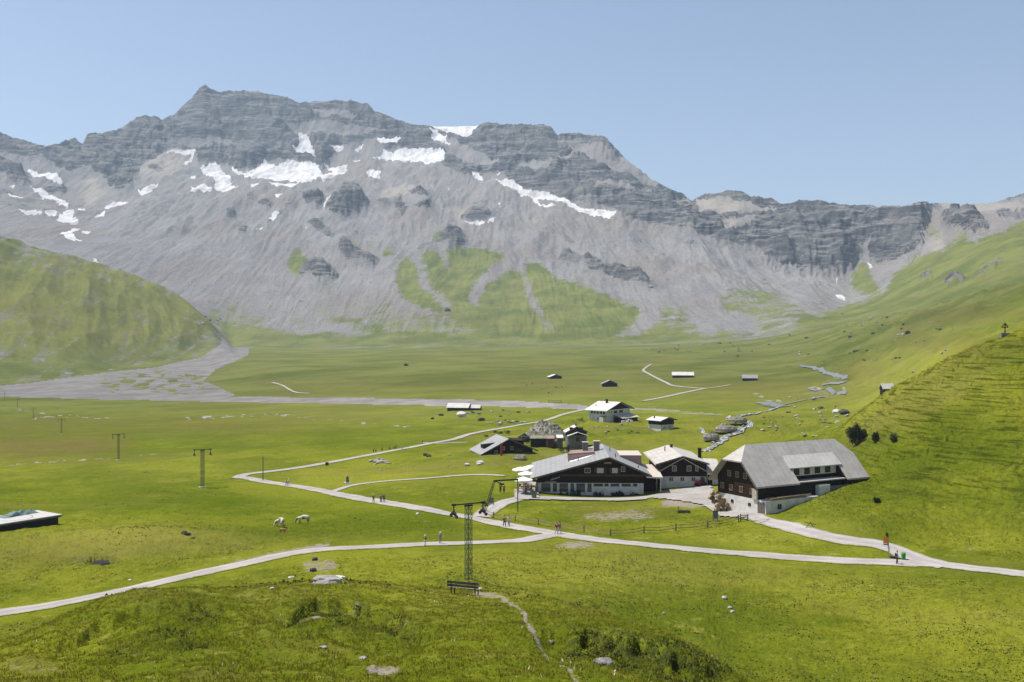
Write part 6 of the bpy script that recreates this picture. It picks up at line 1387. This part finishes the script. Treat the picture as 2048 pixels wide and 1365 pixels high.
# ================================================================== grass blades, tufts (masses nobody could count)
def blades(name, n, dmin, dmax, pxr, hr, wr, mat, label, dens_noise=2.0, thresh=-0.15, maskf=None, per=5, seed=1, bias=1.6):
    rs = np.random.default_rng(seed); m = n*3
    y = dmin*(dmax/dmin)**(rs.random(m)**(1/bias)) if bias else rs.uniform(dmin, dmax, m)
    px = rs.uniform(pxr[0], pxr[1], m); x = (px-CX)/F*y
    nz_ = fbm(x/dens_noise, y/dens_noise, 3); keep = nz_ > thresh-.25+.5*rs.random(m)
    ci = np.clip(np.interp(px, cols, np.arange(NC)), 0, NC-1).astype(int)
    ri = np.zeros(m, int)
    for c in np.unique(ci):
        s = ci == c; ri[s] = np.clip(np.searchsorted(D[:, c], y[s]), 0, NR-1)
    keep &= M_path[ri, ci] < 0.12; keep &= M_bare[ri, ci] < 0.35; keep &= M_grav[ri, ci] < 0.2
    # skip ground the photographed side cannot see
    pyv = PYf[ri, ci]; keep &= pyv < 1480
    if maskf is not None: keep &= maskf(ri, ci, rs.random(m))
    k_ = np.nonzero(keep)[0][:n]; x, y = x[k_], y[k_]; z = gza(x, y); n = len(k_)
    X0 = np.repeat(x, per)+rs.normal(0, wr*3.0, n*per); Y0 = np.repeat(y, per)+rs.normal(0, wr*3.0, n*per); Z0 = np.repeat(z, per)-0.03
    h = rs.uniform(hr[0], hr[1], n*per)*np.repeat(rs.uniform(.6, 1.3, n), per); a = rs.uniform(0, np.pi, n*per); w = wr*rs.uniform(.6, 1.4, n*per); lx = rs.normal(0, .35, n*per)*h; ly = rs.normal(0, .35, n*per)*h
    A = np.stack([X0-np.cos(a)*w, Y0-np.sin(a)*w, Z0], 1); B = np.stack([X0+np.cos(a)*w, Y0+np.sin(a)*w, Z0], 1); C_ = np.stack([X0+lx, Y0+ly, Z0+h], 1)
    v = np.stack([A, B, C_], 1).reshape(-1, 3); o = np_mesh(name, v, np.arange(len(v)).reshape(-1, 3), mat, False, 3)
    return tag(o, label, None, None, 'stuff')
TG = NT('grass_blades'); gc_ = grass_color(TG); bs = TG.n('ShaderNodeBsdfDiffuse'); tr_ = TG.n('ShaderNodeBsdfTranslucent'); mx = TG.n('ShaderNodeMixShader'); mx.inputs[0].default_value = .35
gc2 = TG.mix(.45, gc_, (.31,.285,.03)); vm = TG.n('ShaderNodeVectorMath', _operation='ADD'); gg = TG.n('ShaderNodeNewGeometry'); sc_ = TG.n('ShaderNodeVectorMath', _operation='SCALE'); sc_.inputs['Scale'].default_value = .45; TG.lk(gg.outputs['Normal'], sc_.inputs[0]); TG.lk(sc_.outputs[0], vm.inputs[0]); vm.inputs[1].default_value = (0,0,1); TG.lk(vm.outputs[0], bs.inputs['Normal'])
TG.lk(gc2, bs.inputs[0]); TG.lk(gc2, tr_.inputs[0]); TG.lk(bs.outputs[0], mx.inputs[1]); TG.lk(tr_.outputs[0], mx.inputs[2]); TG.lk(mx.outputs[0], TG.out.inputs['Surface'])
blades('grass', 60000, 22, 75, (-60, 2110), (.05, .14), .018, TG.m, 'short meadow grass of the foreground', seed=2, per=6)
blades('grass', 50000, 70, 170, (-60, 2110), (.05, .14), .04, TG.m, 'short meadow grass of the middle distance', seed=3, per=4, thresh=-.05)
blades('hill_grass', 14000, 135, 240, (1640, 2110), (.08, .22), .07, TG.m, 'tussocky grass on the steep right hill', seed=5, per=4, thresh=-.4, maskf=lambda r, c, u: (V[r, c] > RI['f']))
M['heath'] = leafmat('heath_leaves', (.07,.088,.014), (.13,.135,.03))
blades('heath', 26000, 24, 100, (-60, 2110), (.04, .12), .05, M['heath'], 'dark low heath shrubs on the brow', seed=7, per=6, thresh=-.6, dens_noise=1.0, maskf=lambda r, c, u: M_shrub[r, c]*(.55+fbm(X[r, c]/1.4, D[r, c]/1.4, 3)) > .38+.2*u)
M['tuss'] = leafmat('tussock_blades', (.065,.085,.012), (.13,.14,.03))
blades('tussocks', 16000, 60, 420, (-60, 2110), (.05, .15), .10, M['tuss'], 'darker grass tussocks dotting the meadow', seed=9, per=4, thresh=.12, dens_noise=9.0, bias=1.2, maskf=lambda r, c, u: (M_path[r, c] < .02) & (V[r, c] < RI['j']))
M['fleck'] = simple('white_blossom', (.62,.60,.48), .8, var=.2)
blades('flower_heads', 2600, 24, 200, (-60, 2110), (.05, .12), .028, M['fleck'], 'scattered pale flower heads and stones in the meadow', seed=12, per=2, thresh=.05, dens_noise=6.0)
